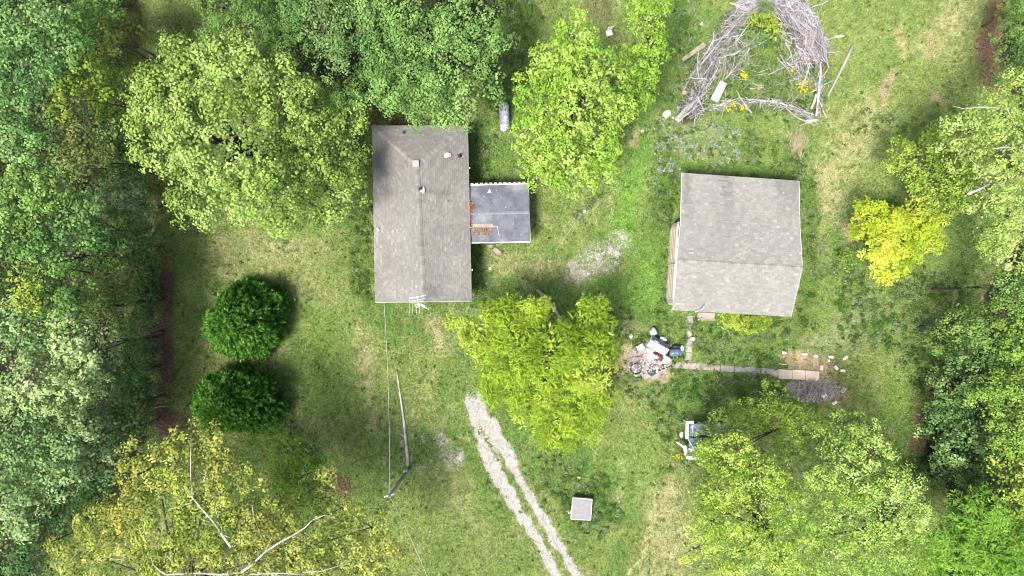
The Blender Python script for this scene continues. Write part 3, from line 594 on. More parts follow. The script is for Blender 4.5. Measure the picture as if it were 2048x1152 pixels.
# ------------------------------------------------------------------ small structures
# garden path of slabs (setting) with slab children
path = bpy.data.objects.new('garden_path', None); C.objects.link(path); path.location = W(1450, 738, 0); tag(path, kind='structure')
def slab_run(p0, p1, n, w0, wid, mats, gap=2.2):
    for k in range(n):
        a = (k)/n; b = (k+1)/n; A = Vector(p0).lerp(Vector(p1), a); B = Vector(p0).lerp(Vector(p1), b); d = (B-A).normalized(); A = A+d*gap*U(.3, 1.1); s = Vector((-d.y, d.x))
        ww = wid*U(.85, 1.1); q = [A-s*ww/2, B-s*ww/2, B+s*ww/2, A+s*ww/2]; q = [v+Vector((U(-.7, .7), U(-.7, .7))) for v in q]
        mid = (q[1]+q[2])/2+Vector((U(-1, 1), 0)); m = MB(); quad_slab(m, [W(v.x, v.y, 0)+Vector((0, 0, .035+U(0, .012))) for v in (q[3], q[2], mid, q[1], q[0])], .09); m.build('slab', random.choice(mats), path)
slab_run((1380, 630), (1377, 720), 6, 0, 12, [M_concrete, M_c2, M_c3]); slab_run((1342, 729), (1440, 736), 5, 0, 13, [M_c2, M_concrete]); slab_run((1440, 736), (1548, 743), 4, 0, 12.5, [M_c3, M_c2, M_concrete])
bd = thing('boardwalk', 'pale tan plywood panels laid end to end after the concrete path', 'boardwalk', W(1597, 748, 0))
for (xa, xb, ya, yb) in ((1556.5, 1583, 738, 740), (1584, 1610, 739, 741), (1611, 1637.5, 740.5, 743)):
    m = MB(); quad_slab(m, [W(xa, yb+17.5, 0)+Vector((0, 0, .09)), W(xb, yb+18, 0)+Vector((0, 0, .09)), W(xb, yb, 0)+Vector((0, 0, .09)), W(xa, ya, 0)+Vector((0, 0, .09))], .04); m.build('panel', M_tanboard, bd)
m = MB(); quad_slab(m, [W(1543, 751, 0)+Vector((0, 0, .05)), W(1556, 756, 0)+Vector((0, 0, .08)), W(1556, 739, 0)+Vector((0, 0, .08)), W(1546, 744, 0)+Vector((0, 0, .05))], .05); m.build('ramp_end', mat('pale_green_ply', (.30, .32, .28), .85, nscale=4, namt=.2), bd)
for xx in (1558, 1636):
    m = MB(); quad_slab(m, [W(xx-2, 757, 0)+Vector((0, 0, .045)), W(xx+2, 757, 0)+Vector((0, 0, .045)), W(xx+2, 741, 0)+Vector((0, 0, .045)), W(xx-2, 741, 0)+Vector((0, 0, .045))], .05); m.build('bearer', M_wood, bd)
# scattered blocks
BL = [(1567.5, 704.5, 2, 'westmost', 'pale masonry block at the far corner of the bare plot, above the thin stake'), (1607.8, 708, 2, '', 'pale masonry block on the grass edge midway above the boardwalk'),
      (1630, 712, 35, '', 'short broken pale block on the grass edge past the boardwalk midpoint'), (1661, 713.6, 2, '', 'pale masonry block lying level, touching a smaller upright piece'),
      (1689, 715.5, -40, '', 'tilted pale block farthest right along the upper row'), (1641.7, 735.3, 92, '', 'pale block standing crosswise just beyond the boardwalk end'),
      (1671, 735, 50, '', 'pale block lying diagonally right of the crosswise one'), (1684, 741, 6, '', 'pale block at the right edge of the bare soil, below the diagonal one'),
      (1647.5, 790.5, -38, '', 'pale block resting on the grey twig heap'), (1668, 805, -28, '', 'pale block lowest of all, below the twig heap')]
for x, y, a, _, lab in BL:
    m = MB(); p = W(x, y, 0); L = .36 if (x, y) != (1630, 712) else .25; m.box(p+Vector((0, 0, .09)), (L, .2, .19), math.radians(-a), bev=.012); o = m.build('masonry_block', M_block, None, p); tag(o, lab, 'block', 'pale blocks scattered round the bare plot')
m = MB(); p = W(1656.6, 721, 0); m.box(p+Vector((0, 0, .08)), (.14, .22, .15), .15, taper=.8); o = m.build('broken_block', M_block, None, p); tag(o, 'small pale broken piece just under the level block', 'block', 'pale blocks scattered round the bare plot')
p = W(1685.5, 780, 0); m = MB(); R_ = math.radians(50); rm3 = Matrix.Rotation(R_, 3, 'Z')
for c, s in (((0, .085, .1), (.4, .03, .2)), ((0, -.085, .1), (.4, .03, .2)), ((.185, 0, .1), (.03, .14, .2)), ((-.185, 0, .1), (.03, .14, .2))): m.box(p+rm3 @ Vector(c), s, R_)
o = m.build('hollow_block', M_block, None, p); tag(o, 'open hollow pale block with dark middle beside the twig heap', 'block', 'pale blocks scattered round the bare plot')
m = MB(); p = W(1565, 728.5, 0); m.box(p+Vector((0, 0, .03)), (.55, .06, .05), math.radians(-8)); o = m.build('wooden_stake', M_block, None, p); tag(o, 'thin pale stake on bare soil above the boardwalk', 'stake')
# well house
wz = .75; p = W(1164, 1020, 0); wh = thing('well_house', 'small square pump house with flat grey lid in tall grass', 'pump house', p)
q = [W(1142, 1038, wz), W(1181, 1040, wz), W(1184, 999, wz), W(1146, 996, wz)]; qc = sum(q, Vector())/4
wq = [qc.lerp(v, .9) for v in q]; m = MB(); m.add([Vector((v.x, v.y, 0)) for v in wq]+[v-Vector((0, 0, .06)) for v in wq], [(0, 1, 5, 4), (1, 2, 6, 5), (2, 3, 7, 6), (3, 0, 4, 7)]); m.build('wall', M_siding, wh)
m = MB(); quad_slab(m, q, .06); lid = m.build('lid', mat('lid_felt', (.19, .185, .195), .9, nscale=4, namt=.18, bump=.4, bscale=60), wh)
m = MB()
for i in range(4):
    a, b = q[i], q[(i+1) % 4]; d = (b-a).normalized(); n = Vector((d.y, -d.x, 0))*.02; m.box((a+b)/2+n-Vector((0, 0, .04)), ((b-a).length, .03, .1), math.atan2(d.y, d.x))
m.build('lid_edge', M_white, lid)
p = W(1137, 1018, 0); hy = thing('yard_hydrant', 'small white standpipe tap beside the pump house', 'standpipe', p)
m = MB(); m.tube([p, p+Vector((0, 0, .8))], .035, 8); m.build('pipe', M_alu, hy); m = MB(); m.box(p+Vector((0, 0, .82)), (.16, .12, .12), .3, bev=.02); m.tube([p+Vector((0, 0, .84)), p+Vector((-.18, .05, .72))], .025, 6); m.build('spout', M_white, hy); m = MB(); m.tube([p+Vector((0, 0, .87)), p+Vector((.12, .18, .92))], .018, 6); m.build('handle', M_metal, hy)
# propane tank
p = W(1009, 238, 0); tk = thing('propane_tank', 'silver grey propane tank lying lengthwise between two trees', 'gas tank', p)
prof = [(.02, -1.15), (.14, -1.13), (.26, -1.06), (.34, -.95), (.38, -.8), (.38, .8), (.34, .95), (.26, 1.06), (.14, 1.13), (.02, 1.15)]
RX = Matrix.Rotation(math.radians(2), 3, 'Z') @ Matrix.Rotation(math.radians(90), 3, 'X'); cz = p+Vector((0, 0, .62))
m = MB(); m.lathe(cz, prof, 24, RX); m.build('tank_shell', M_tank, tk, smooth=True)
m = MB()
for s in (-.8, .8): m = MB(); m.lathe(cz+RX @ Vector((0, 0, s-.015)), [(.386, 0), (.39, .015), (.386, .03)], 24, RX); m.build('weld_band', M_metal, tk)
m = MB(); m.lathe(cz+Vector((.12, -.12, .32)), [(.15, 0), (.15, .12), (.1, .17), (.03, .18)], 14); m.build('valve_dome', M_white, tk, smooth=True)
m = MB(); m.lathe(cz+Vector((.06, .42, .34)), [(.04, 0), (.04, .09), (.02, .1)], 10); m.build('relief_valve', M_dark, tk)
for sx in (-.22, .22):
    for sy in (-.65, .65): m = MB(); m.box(p+Vector((sx, sy, .17)), (.08, .1, .34)); m.build('leg', M_metal, tk)
# fallen pole, utility pole and cables
p = W(808, 850, 0); m = MB(); m.tube([W(794, 742, 0)+Vector((0, 0, .05)), W(797, 765, 0)+Vector((0, 0, .06)), W(808, 840, 0)+Vector((0, 0, .08)), W(817, 930, 0)+Vector((0, 0, .1))], [.04, .06, .09, .125], 8); o = m.build('fallen_pole', M_pale_bark, None, p, smooth=True); tag(o, 'long pale tapering pole lying on the lawn up to the utility pole', 'pole')
p = W(818, 936, 0); PT = W(778, 993, 7.3); up = thing('utility_pole', 'slim grey utility pole standing at the lawn with cables to the house', 'utility pole', p)
m = MB(); m.tube([p, p.lerp(PT, .5), PT], [.13, .115, .09], 10); m.build('pole', M_metal, up, smooth=True)
m = MB(); m.box(p+Vector((-.02, .2, 1.5)), (.3, .16, .5), .2, bev=.02); m.build('meter_box', mat('blue_grey_paint', (.25, .38, .5), .5, nscale=6, namt=.2), up)
m = MB(); m.box(PT-Vector((0, 0, .25)), (.75, .09, .1), .3); cr = m.build('crossarm', M_alu, up)
for s in (-.3, 0, .3): m = MB(); m.lathe(PT+Vector((s*math.cos(.3), s*math.sin(.3), -.2)), [(.04, 0), (.05, .06), (.03, .12)], 8); m.build('insulator', M_white, cr)
def cable(a, b, sag, label, r=.013):
    P = [a.lerp(b, t/16)-Vector((0, 0, sag*4*(t/16)*(1-t/16))) for t in range(17)]; m = MB(); m.tube(P, r, 5); o = m.build('cable', M_alu, None, a.copy()); tag(o, label, 'cable')
cable(PT-Vector((0, 0, .15)), W(768, 606, 3.1), .7, 'pale overhead cable from the utility pole to the house corner', .011)
cable(PT-Vector((0, 0, .15)), W(905, 1290, 7.6), .8, 'pale overhead cable from the utility pole away past the lower frame edge', .011)
# TV antenna
p = W(857, 607, 0); an = thing('television_antenna', 'white rooftop television aerial on a mast at the house gable end', 'antenna', p)
T_ = W(834, 611, 6.0); m = MB(); m.tube([p+Vector((0, -.05, 0)), Vector((T_.x, T_.y, 6.05))], .03, 8); m.build('mast', M_alu, an)
m = MB(); a, b = W(820, 597, 6), W(851, 591, 6); m.tube([a, b], .02, 6); m.tube([W(822, 602, 6), W(850, 597, 6)], .015, 6); m.tube([T_, W(836, 594, 6)], .02, 6); m.build('boom', M_alu, an)
for x, y0, y1 in ((818.5, 595, 627), (825.5, 599, 627), (832.5, 612, 630), (839, 608, 628)):
    m = MB(); m.tube([W(x, y0, 6), W(x, y1, 5.9)], .011, 5); m.build('element', M_alu, an)
for y0, y1 in ((596, 590), (602, 597), (606, 602)): m = MB(); m.tube([W(819, y0, 6.05), W(852, y1, 6.05)], .009, 5); m.build('element', M_alu, an)
m = MB(); m.tube([W(836, 607, 6), W(846, 612, 6), W(858, 619, 5.9)], [.05, .045, .03], 6); m.box(W(845, 611, 6), (.3, .14, .08), -.5); m.build('dipole_arm', M_alu, an)
m = MB(); m.lathe(T_-Vector((0, 0, .05)), [(.13, 0), (.14, .05), (.1, .1), (.1, .02)], 14); m.build('rotor', M_white, an); m = MB(); m.lathe(T_+Vector((0, 0, .06)), [(.05, 0), (.05, .04)], 10); m.build('rotor_cap', M_dark, an)
# stones and single pieces
def stone(name, px, py, sx, sy, h, a, label, cat, m_, n=9):
    p = W(px, py, 0); mb = MB(); ring = []
    for k in range(n): w = 2*math.pi*k/n; ring.append((math.cos(w)*sx*U(.8, 1.1), math.sin(w)*sy*U(.8, 1.1)))
    rot = Matrix.Rotation(math.radians(a), 3, 'Z'); vs = []
    for z, s in ((-.02, 1.0), (h*.6, 1.0), (h, .8)): vs += [p+rot @ Vector((x*s, y*s, z)) for x, y in ring]
    fs = [(i+k*n, (i+1) % n+k*n, (i+1) % n+(k+1)*n, i+(k+1)*n) for k in range(2) for i in range(n)]+[tuple(range(2*n, 3*n))]
    mb.add(vs, fs); o = mb.build(name, m_, None, p); tag(o, label, cat); return o
stone('stone_slab', 995, 503, .46, .24, .14, -38, 'flat pale stone slab in the grass below the porch', 'stone', M_concrete)
stone('stone', 981, 492, .28, .15, .1, 0, 'small grey stone at the porch corner above the flat slab', 'stone', M_concrete)
stone('stone', 980, 537, .12, .12, .1, 0, 'round whitish stone in grass near the house wall', 'stone', M_block)
stone('tree_stump', 1333, 229, .36, .34, .3, 0, 'large pale cut stump left of the brush heap', 'stump', M_tanboard, 11)
stone('tree_stump', 1368, 186, .2, .18, .25, 0, 'small pinkish cut stump beside the brush heap', 'stump', mat('cut_wood', (.36, .25, .19), .8, nscale=7, namt=.2), 10)
stone('stone', 1345, 236, .1, .1, .1, 0, 'white lump just right of the large stump', 'stone', M_white)
stone('tree_stump', 1158, 954, .14, .1, .2, 0, 'small cream cut stump in grass above the pump house', 'stump', M_block)
for x, y, lab in ((1403, 48, 'white scrap in weeds between the bright trees and the brush heap'), (1285, 262, 'white scrap on the grass right of the bright tree'), (590, 599, 'tiny white scrap beside the upper evergreen')):
    stone('scrap', x, y, .13 if x > 600 else .08, .1, .06, 30, lab, 'scrap', M_white)
m = MB(); p = W(1679, 73, 0); m.box(p+Vector((0, 0, .04)), (.65, .16, .07), .06, bev=.02); o = m.build('short_plank', M_block, None, p); tag(o, 'short white plank alone on the open grass', 'plank')
m = MB(); p = W(1680, 145, 0); m.tube([W(1655, 193, 0)+Vector((0, 0, .06)), W(1672, 160, 0)+Vector((0, 0, .08)), W(1690, 123, 0)+Vector((0, 0, .1)), W(1704, 93, 0)+Vector((0, 0, .12))], [.05, .08, .1, .13], 8); o = m.build('log', M_grey_wood, None, p, smooth=True); tag(o, 'long straight pale log on grass right of the brush heap', 'log')
m = MB(); p = W(1098, 610, 0); m.tube([W(1074, 579, 0)+Vector((0, 0, .12)), W(1094, 598, 0)+Vector((0, 0, .14)), W(1112, 622, 0)+Vector((0, 0, .16)), W(1128, 650, 0)+Vector((0, 0, .16))], [.15, .15, .13, .11], 9); o = m.build('log', M_wood, None, p, smooth=True); tag(o, 'thick grey log half hidden under the yellow feathery tree', 'log')
m = MB(); m.tube([W(1112, 500, .3), W(1140, 460, .5), W(1164, 428, 1.0)], .008, 4); p = W(1166, 426, 0); m2 = MB(); m2.tube([p, p+Vector((0, 0, 1.1))], .04, 6)
hp = thing('garden_post', 'thin white post in weeds between porch and gravel patch', 'post', p); m2.box(p+Vector((0, 0, 1.13)), (.2, .18, .1), .4, bev=.03); m2.build('post', M_white, hp); m.build('guy_wire', M_alu, hp)
lp = W(1217, 70, 0); lc = thing('lawn_chair', 'white metal lawn chair lying in weeds between the bright trees', 'chair', lp)
m = MB(); m.box(lp+Vector((0, 0, .42)), (.45, .42, .04), .3); m.build('seat', M_white, lc); m = MB(); m.box(lp+Vector((.05, .26, .66)), (.45, .05, .46), .3); m.build('backrest', M_white, lc)
for sx in (-.2, .2):
    for sy in (-.18, .18): m = MB(); q = lp+Vector((sx, sy, 0)); m.tube([q, q+Vector((0, 0, .4))], .02, 6); m.build('leg', M_white, lc)

# ------------------------------------------------------------------ rubbish heap near the garage
sl = W(1296, 728, 0); m = MB(); quad_slab(m, [W(x, y, 0)+Vector((0, 0, .05)) for x, y in ((1262, 748), (1283, 757), (1328, 754), (1333, 735), (1345, 728), (1320, 700), (1275, 693), (1256, 705), (1252, 735))], .1)
o = m.build('concrete_pad', M_c2, None, sl); tag(o, 'irregular pale concrete pad under the rubbish heap', 'pad')
FR = Matrix.Rotation(math.radians(-29), 3, 'Z')
p = W(1313, 690, 0); fz = thing('refrigerator', 'old white refrigerator with a dark grey face tipped over on the rubbish', 'refrigerator', p)
tilt = FR @ Matrix.Rotation(math.radians(36), 3, 'X'); c = p+Vector((0, 0, .6))
m = MB(); m.box(c, (1.55, .68, .62), tilt, bev=.03); m.build('cabinet', M_white, fz)
m = MB(); m.box(c+tilt @ Vector((0, .365, 0)), (1.5, .045, .58), tilt, bev=.015); dr = m.build('door', mat('slate_panel', (.10, .11, .14), .4, nscale=5, namt=.3), fz)
m = MB(); m.tube([c+tilt @ Vector((-.5, .41, .18)), c+tilt @ Vector((-.15, .41, .2))], .025, 6); m.build('handle', M_alu, dr)
m = MB()
for q in ((-.3, .05, .3), (.45, -.2, .12)): m.box(c+tilt @ Vector((q[0], .393, q[1])), (.35, .012, .12), tilt @ Matrix.Rotation(.6, 3, 'Y'))
m.build('grime_strip', M_dark, dr)
def blob(name, px, py, z, r, sq, mt, label, cat, rz=0, seed=0, lump=.25):
    p = W(px, py, z); bm = bmesh.new(); bmesh.ops.create_icosphere(bm, subdivisions=3, radius=1)
    R_ = Matrix.Rotation(rz, 3, 'Z'); rs = np.random.default_rng(seed+int(px)); k = rs.normal(0, 1, (6, 3)); ph = rs.uniform(0, 6, 6)
    for v in bm.verts:
        d = v.co.normalized(); f = 1+lump*sum(math.sin(float(k[i, 0]*d.x+k[i, 1]*d.y+k[i, 2]*d.z)*2.2+ph[i]) for i in range(6))/4
        q = R_ @ Vector((d.x*r[0]*f, d.y*r[1]*f, max(d.z, -.6)*r[2]*f)); v.co = q
    me = bpy.data.meshes.new(name); bm.to_mesh(me); bm.free(); o = link(name, me, mt, None, p); tag(o, label, cat); return o
M_bag = mat('white_plastic', (.58, .58, .61), .45, nscale=9, namt=.1, bump=.6, bscale=14); M_gbag = mat('grey_plastic', (.30, .31, .35), .5, nscale=9, namt=.25, bump=.6, bscale=14)
M_blue = mat('blue_plastic', (.10, .22, .42), .4, nscale=7, namt=.2); M_red = mat('red_fabric', (.13, .025, .03), .7, nscale=9, namt=.25); M_tarp = mat('blue_black_tarp', (.035, .055, .085), .4, nscale=8, namt=.35)
blob('rubbish_bag', 1307, 663, .3, (.26, .34, .3), 0, M_gbag, 'crumpled grey plastic bag behind the tipped refrigerator', 'bag')
blob('rubbish_bag', 1327, 678, .25, (.3, .14, .2), 0, M_bag, 'slim white bag squeezed behind the refrigerator door', 'bag', -.5)
blob('rubbish_bag', 1333, 719, .3, (.34, .3, .28), 0, M_bag, 'large crumpled white bag at the right tip of the heap', 'bag', 0, 3, .4)
blob('rubbish_bag', 1322, 725, .3, (.2, .16, .2), 0, M_gbag, 'pale blue grey bag under the red bundle', 'bag')
blob('rubbish_bag', 1385, 678, .15, (.2, .13, .14), 0, M_bag, 'white bag lying on the path edge away from the heap', 'bag')
blob('rubbish_bag', 1262, 672, .12, (.16, .2, .1), 0, M_bag, 'small white bag alone in the weeds upper left of the heap', 'bag', .3)
blob('red_bundle', 1316, 713, .3, (.34, .2, .16), 0, M_red, 'dark red cloth bundle below the refrigerator', 'cloth', -.5)
blob('rubbish_bag', 1313, 714, .5, (.18, .13, .12), 0, M_bag, 'white bag sitting on top of the red cloth bundle', 'bag', -.5)
for (x, y, sx, sy, a, z, nm, lab) in ((1280, 694, .56, .42, 28, .22, 'cushion', 'white square cushion left of the refrigerator'), (1298, 701, .55, .34, -25, .3, 'cushion', 'white cushion tucked against the refrigerator side'), (1300, 712, .56, .42, -4, .34, 'cushion', 'white upright square cushion next to the red bundle')):
    p = W(x, y, 0); m = MB(); m.box(p+Vector((0, 0, z)), (sx, sy, .16), math.radians(a), bev=.06); o = m.build(nm, M_bag, None, p, smooth=False); tag(o, lab, 'cushion')
p = W(1349, 704, 0); br = thing('barrel', 'dark blue grey barrel lying beside the refrigerator', 'barrel', p); RB = Matrix.Rotation(math.radians(3), 3, 'Z') @ Matrix.Rotation(math.radians(90), 3, 'Y')
m = MB(); m.lathe(p+Vector((-.08, 0, .32)), [(.2, -.42), (.29, -.4), (.3, -.15), (.31, -.13), (.3, -.1), (.3, .15), (.31, .17), (.3, .2), (.29, .4), (.2, .42)], 18, RB); m.build('shell', mat('barrel_paint', (.07, .11, .16), .35, nscale=5, namt=.3), br, smooth=True)
m = MB(); m.lathe(p+Vector((.33, 0, .32)), [(.25, 0), (.26, .05), (.2, .06), (.03, .06)], 18, RB); m.build('lid', M_blue, br)
m = MB(); m.lathe(p+Vector((-.52, 0, .32)), [(.27, 0), (.28, .03), (.2, .04)], 18, RB); m.build('base', M_black, br)
blob('rubbish_bag', 1353, 694, .25, (.38, .2, .2), 0, M_black, 'shiny black bag behind the lying barrel', 'bag')
blob('water_bottle', 1364, 697, .25, (.14, .26, .14), 0, mat('pale_blue_plastic', (.45, .6, .75), .3, nscale=5, namt=.2), 'pale blue jug at the barrel end', 'jug')
# tarp
p = W(1306, 744, 0); m = MB(); poly = [(1293, 735), (1300, 736), (1308, 738), (1316, 744), (1308, 750), (1302, 752), (1295, 747)]; n = len(poly)
cpt = p+Vector((0, 0, .32)); vs = [cpt]+[W(x, y, 0)+Vector((0, 0, .08+.12*(i % 2))) for i, (x, y) in enumerate(poly)]+[W((x+1306)/2, (y+744)/2, 0)+Vector((0, 0, .28-.1*(i % 2))) for i, (x, y) in enumerate(poly)]
fs = [(0, 1+n+i, 1+n+(i+1) % n) for i in range(n)]+[(1+n+i, 1+i, 1+(i+1) % n, 1+n+(i+1) % n) for i in range(n)]; m.add(vs, fs); m.add([v-Vector((0, 0, .02)) for v in vs], [tuple(reversed(f)) for f in fs])
o = m.build('tarpaulin', M_tarp, None, p); tag(o, 'small crumpled blue black tarpaulin on the near edge of the pad', 'tarpaulin')
p = W(1271, 737, 0); ty = thing('fire_ring', 'charred round metal fire ring holding burnt scraps on the pad', 'fire ring', p)
m = MB(); m.lathe(p, [(.42, .0), (.44, .02), (.44, .32), (.40, .32), (.39, .02)], 22); m.build('ring', M_dark, ty); m = MB(); m.lathe(p, [(.38, .05), (.36, .12), (.2, .18), (.02, .2)], 14); m.build('ash', mat('ash', (.16, .14, .15), .95, nscale=9, namt=.6), ty)
m = MB(); M_mix = mat('mixed_scraps', attr=True, rough=.7, namt=0); rr = random.Random(5)
for k in range(170):
    x = rr.gauss(1300, 22); y = rr.gauss(728, 10)
    if not (1256 < x < 1345 and 700 < y < 755): continue
    c = rr.choice([(.5, .5, .52), (.5, .48, .46), (.3, .28, .27), (.08, .08, .09), (.3, .27, .24), (.22, .15, .13), (.3, .25, .2), (.4, .38, .4), (.18, .16, .16), (.55, .55, .57)]); q = W(x, y, 0)+Vector((0, 0, rr.uniform(.06, .3)))
    m.box(q, (rr.uniform(.06, .26), rr.uniform(.03, .14), rr.uniform(.01, .08)), Matrix.Rotation(rr.uniform(0, 3), 3, 'Z') @ Matrix.Rotation(rr.uniform(-.5, .5), 3, 'X'), c)
o = m.build('rubbish', M_mix, None, sl); tag(o, 'small mixed scraps of paper, plastic and wood over the pad', 'rubbish', None, 'stuff')
for (a, b, lab, r_, mt) in (((1345, 709), (1358, 716), 'thin pale stick poking out right of the heap', .025, M_block), ((1262, 742), (1272, 753), 'thin white rod leaning on the fire ring', .02, M_white), ((1316, 741), (1342, 731), 'black pipe along the edge of the pad', .05, M_black)):
    p = W(*a, 0); m = MB(); m.tube([W(*a, 0)+Vector((0, 0, .14)), W(*b, 0)+Vector((0, 0, .12))], r_, 6); o = m.build('pipe' if r_ > .04 else 'stick', mt, None, p); tag(o, lab, 'pipe' if r_ > .04 else 'stick')

# ------------------------------------------------------------------ collapsed shelter under the lower trees
p = W(1395, 880, 0); cs = thing('collapsed_shelter', 'collapsed white framed shelter with blue grey sheets, overgrown by trees', 'shelter', p)
M_sheet = mat('blue_grey_sheet', (.13, .18, .26), .45, nscale=3, namt=.5, col2=(.05, .065, .08)); M_wsheet = mat('white_sheet', (.45, .48, .56), .4, nscale=4, namt=.12)
def px_slab(name, pts, z, th, mt, par, zs=None):
    m = MB(); quad_slab(m, [W(x, y, z+(zs[i] if zs else 0)) for i, (x, y) in enumerate(pts)], th); return m.build(name, mt, par)
px_slab('frame_panel', [(1371, 878), (1377, 878), (1378, 843), (1372, 842)], 1.6, .1, M_wsheet, cs); px_slab('frame_panel', [(1379, 848), (1388, 847), (1387, 842), (1379, 842)], 1.6, .1, M_wsheet, cs)
px_slab('roof_sheet', [(1380, 872), (1440, 868), (1455, 846), (1381, 848)], 1.35, .04, M_sheet, cs, [0, -.3, -.2, .1]); px_slab('roof_sheet', [(1378, 905), (1430, 905), (1428, 876), (1379, 877)], 1.15, .04, M_sheet, cs, [0, -.2, 0, .25])
px_slab('torn_sheet', [(1366, 896), (1371, 893), (1354, 884), (1350, 883)], 1.1, .03, M_wsheet, cs, [0, .2, .1, 0]); px_slab('torn_sheet', [(1370, 913), (1375, 902), (1372, 890), (1366, 895)], 1.1, .03, M_wsheet, cs, [-.3, 0, .25, 0])
px_slab('torn_sheet', [(1372, 918), (1397, 921), (1400, 914), (1374, 912)], 1.0, .05, M_wsheet, cs); px_slab('torn_sheet', [(1376, 905), (1390, 900), (1386, 894), (1376, 897)], 1.3, .03, M_wsheet, cs, [0, .1, 0, .1])
for x, y in ((1374, 845), (1374, 914), (1428, 905), (1440, 852)):
    q = W(x, y, 1.3); m = MB(); m.tube([Vector((q.x, q.y, 0)), Vector((q.x, q.y, 1.28))], .04, 6); m.build('post', M_white, cs)
for a, b in (((1376, 878), (1392, 905)), ((1380, 900), (1420, 880)), ((1385, 850), (1385, 872))): m = MB(); m.tube([W(*a, 1.55), W(*b, 1.3)], .035, 6); m.build('rail', M_alu, cs)
blob('cushion', 1363, 870, .3, (.16, .26, .2), 0, M_block, 'pale tan sack left of the collapsed shelter frame', 'sack')

# ------------------------------------------------------------------ brush heap
rp = random.Random(21)
BC = [(.30, .285, .315), (.22, .205, .225), (.40, .38, .40), (.12, .11, .12), (.50, .48, .49)]
def bent(L, r, segs=5, fork=True, rr=rp):
    m = MB(); pts = []; x = -L/2; y = 0; z = 0; c = rr.choice(BC); k = rr.uniform(.95, 1.3); c = tuple(v*k for v in c); dy = rr.uniform(-.1, .1)
    for i in range(segs+1): pts.append(Vector((-L/2+L*i/segs, y, z))); dy += rr.uniform(-.09, .09); y += dy*L/segs*1.6; z += rr.uniform(-.03, .04)*L
    m.tube(pts, [r*(1-.75*i/segs) for i in range(segs+1)], 5, c)
    if fork:
        for j in range(rr.randint(1, 3)):
            i = rr.randint(1, segs-1); s = rr.choice((-1, 1)); e = pts[i]+Vector((L*rr.uniform(.12, .25), s*L*rr.uniform(.06, .16), rr.uniform(0, .12)*L)); m.tube([pts[i], pts[i].lerp(e, .5)+Vector((0, s*.02*L, 0)), e], [r*.5, r*.35, r*.15], 4, c)
    return m
ARMS = [([(1372, 232), (1395, 175), (1420, 120), (1455, 65), (1490, 25)], 31, .9, 1.25), ([(1560, 10), (1590, 40), (1612, 85), (1632, 118)], 36, 1.3, 1.8), ([(1634, 110), (1637, 170), (1634, 235)], 7, .35, .3), ([(1390, 228), (1460, 208), (1530, 204), (1575, 212), (1620, 240)], 7, .4, .45), ([(1545, -12), (1500, 2)], 14, .7, .3), ([(1600, 20), (1625, 60), (1636, 110)], 16, .7, .5), ([(1450, 150), (1485, 80)], 38, .55, .3), ([(1585, 100), (1605, 170)], 34, .5, .28), ([(1480, 22), (1565, 2)], 18, .8, .7)]
def arm_point(rr=rp):
    w = [a[3] for a in ARMS]; pts, wd, zh, _ = rr.choices(ARMS, w)[0]; i = rr.randint(0, len(pts)-2); t = rr.random(); a, b = pts[i], pts[i+1]
    x = a[0]+(b[0]-a[0])*t; y = a[1]+(b[1]-a[1])*t; o = rr.gauss(0, .45)*wd; dx, dy = b[0]-a[0], b[1]-a[1]; l = math.hypot(dx, dy); ang = math.atan2(-dy, dx); f = max(0, 1-(o/wd)**2)
    global ARM_I; ARM_I = [a[0] for a in ARMS].index(pts)
    return x-dy/l*o, y+dx/l*o, zh*f, ang
protos = [bent(rp.uniform(1.4, 2.8), rp.uniform(.022, .042), 7).build('branch', M_pile, None) for _ in range(14)]
for k in range(330):
    x, y, zh, ang = arm_point(); pr = protos[k % 14]; o = pr if k < 14 else pr.copy()
    if k >= 14: C.objects.link(o)
    o.location = W(x, y, 0)+Vector((0, 0, .08+zh*rp.uniform(.1, 1))); o.rotation_euler = (rp.uniform(-1, 1), rp.gauss(0, .14), ang+rp.gauss(0, .55)+(math.pi if rp.random() < .5 else 0))
    s = rp.uniform(.6, 1.1); o.scale = (s, s, s); AL = ['left arm', 'upper right mound', 'right edge', 'lower edge', 'top end', 'upper right mound', 'left arm', 'right edge', 'top end'][ARM_I]; tag(o, 'bare grey branch tangled in the '+AL+' of the ring shaped brush heap', 'branch', 'dead branches in the '+AL+' of the heap')
tw = MB()
for k in range(3800):
    x, y, zh, ang = arm_point(); p = W(x, y, 0)+Vector((0, 0, .03+zh*rp.uniform(0, 1.0))); L = rp.uniform(.3, 1.1); a = ang+rp.gauss(0, .9); d = Vector((math.cos(a), math.sin(a), rp.uniform(-.15, .25)))*L/2
    sd_ = Vector((-d.y, d.x, 0))*rp.uniform(-.5, .5); c = rp.choice(BC); kk = rp.uniform(.25, 1.2); tw.tube([p-d, p+sd_*.5, p+d], [.014, .011, .005], 3, tuple(v*kk for v in c), cap=False)
for k in range(90):   # sparse twigs across the middle
    p = W(rp.uniform(1450, 1625), rp.uniform(120, 225), .3); a = rp.choice((.3, 2.8, 1.2))+rp.gauss(0, .4); d = Vector((math.cos(a), math.sin(a), .05))*rp.uniform(.2, .6); c = rp.choice(BC); tw.tube([p-d, p, p+d], [.014, .011, .005], 3, c, cap=False)
o = tw.build('twigs', M_pile, None, W(1500, 120, 0)); tag(o, 'mass of thin grey twigs filling the brush heap', 'twigs', None, 'stuff')
def big(pts, r0, r1, label, z=.35, mt=None, name='limb', cat='limb'):
    p = W(*pts[0], 0); m = MB(); n = len(pts); P = [W(x, y, z) for x, y in pts]; m.tube(P, [r0+(r1-r0)*i/(n-1) for i in range(n)], 7); o = m.build(name, mt or M_grey_wood, None, p, smooth=True); tag(o, label, cat)
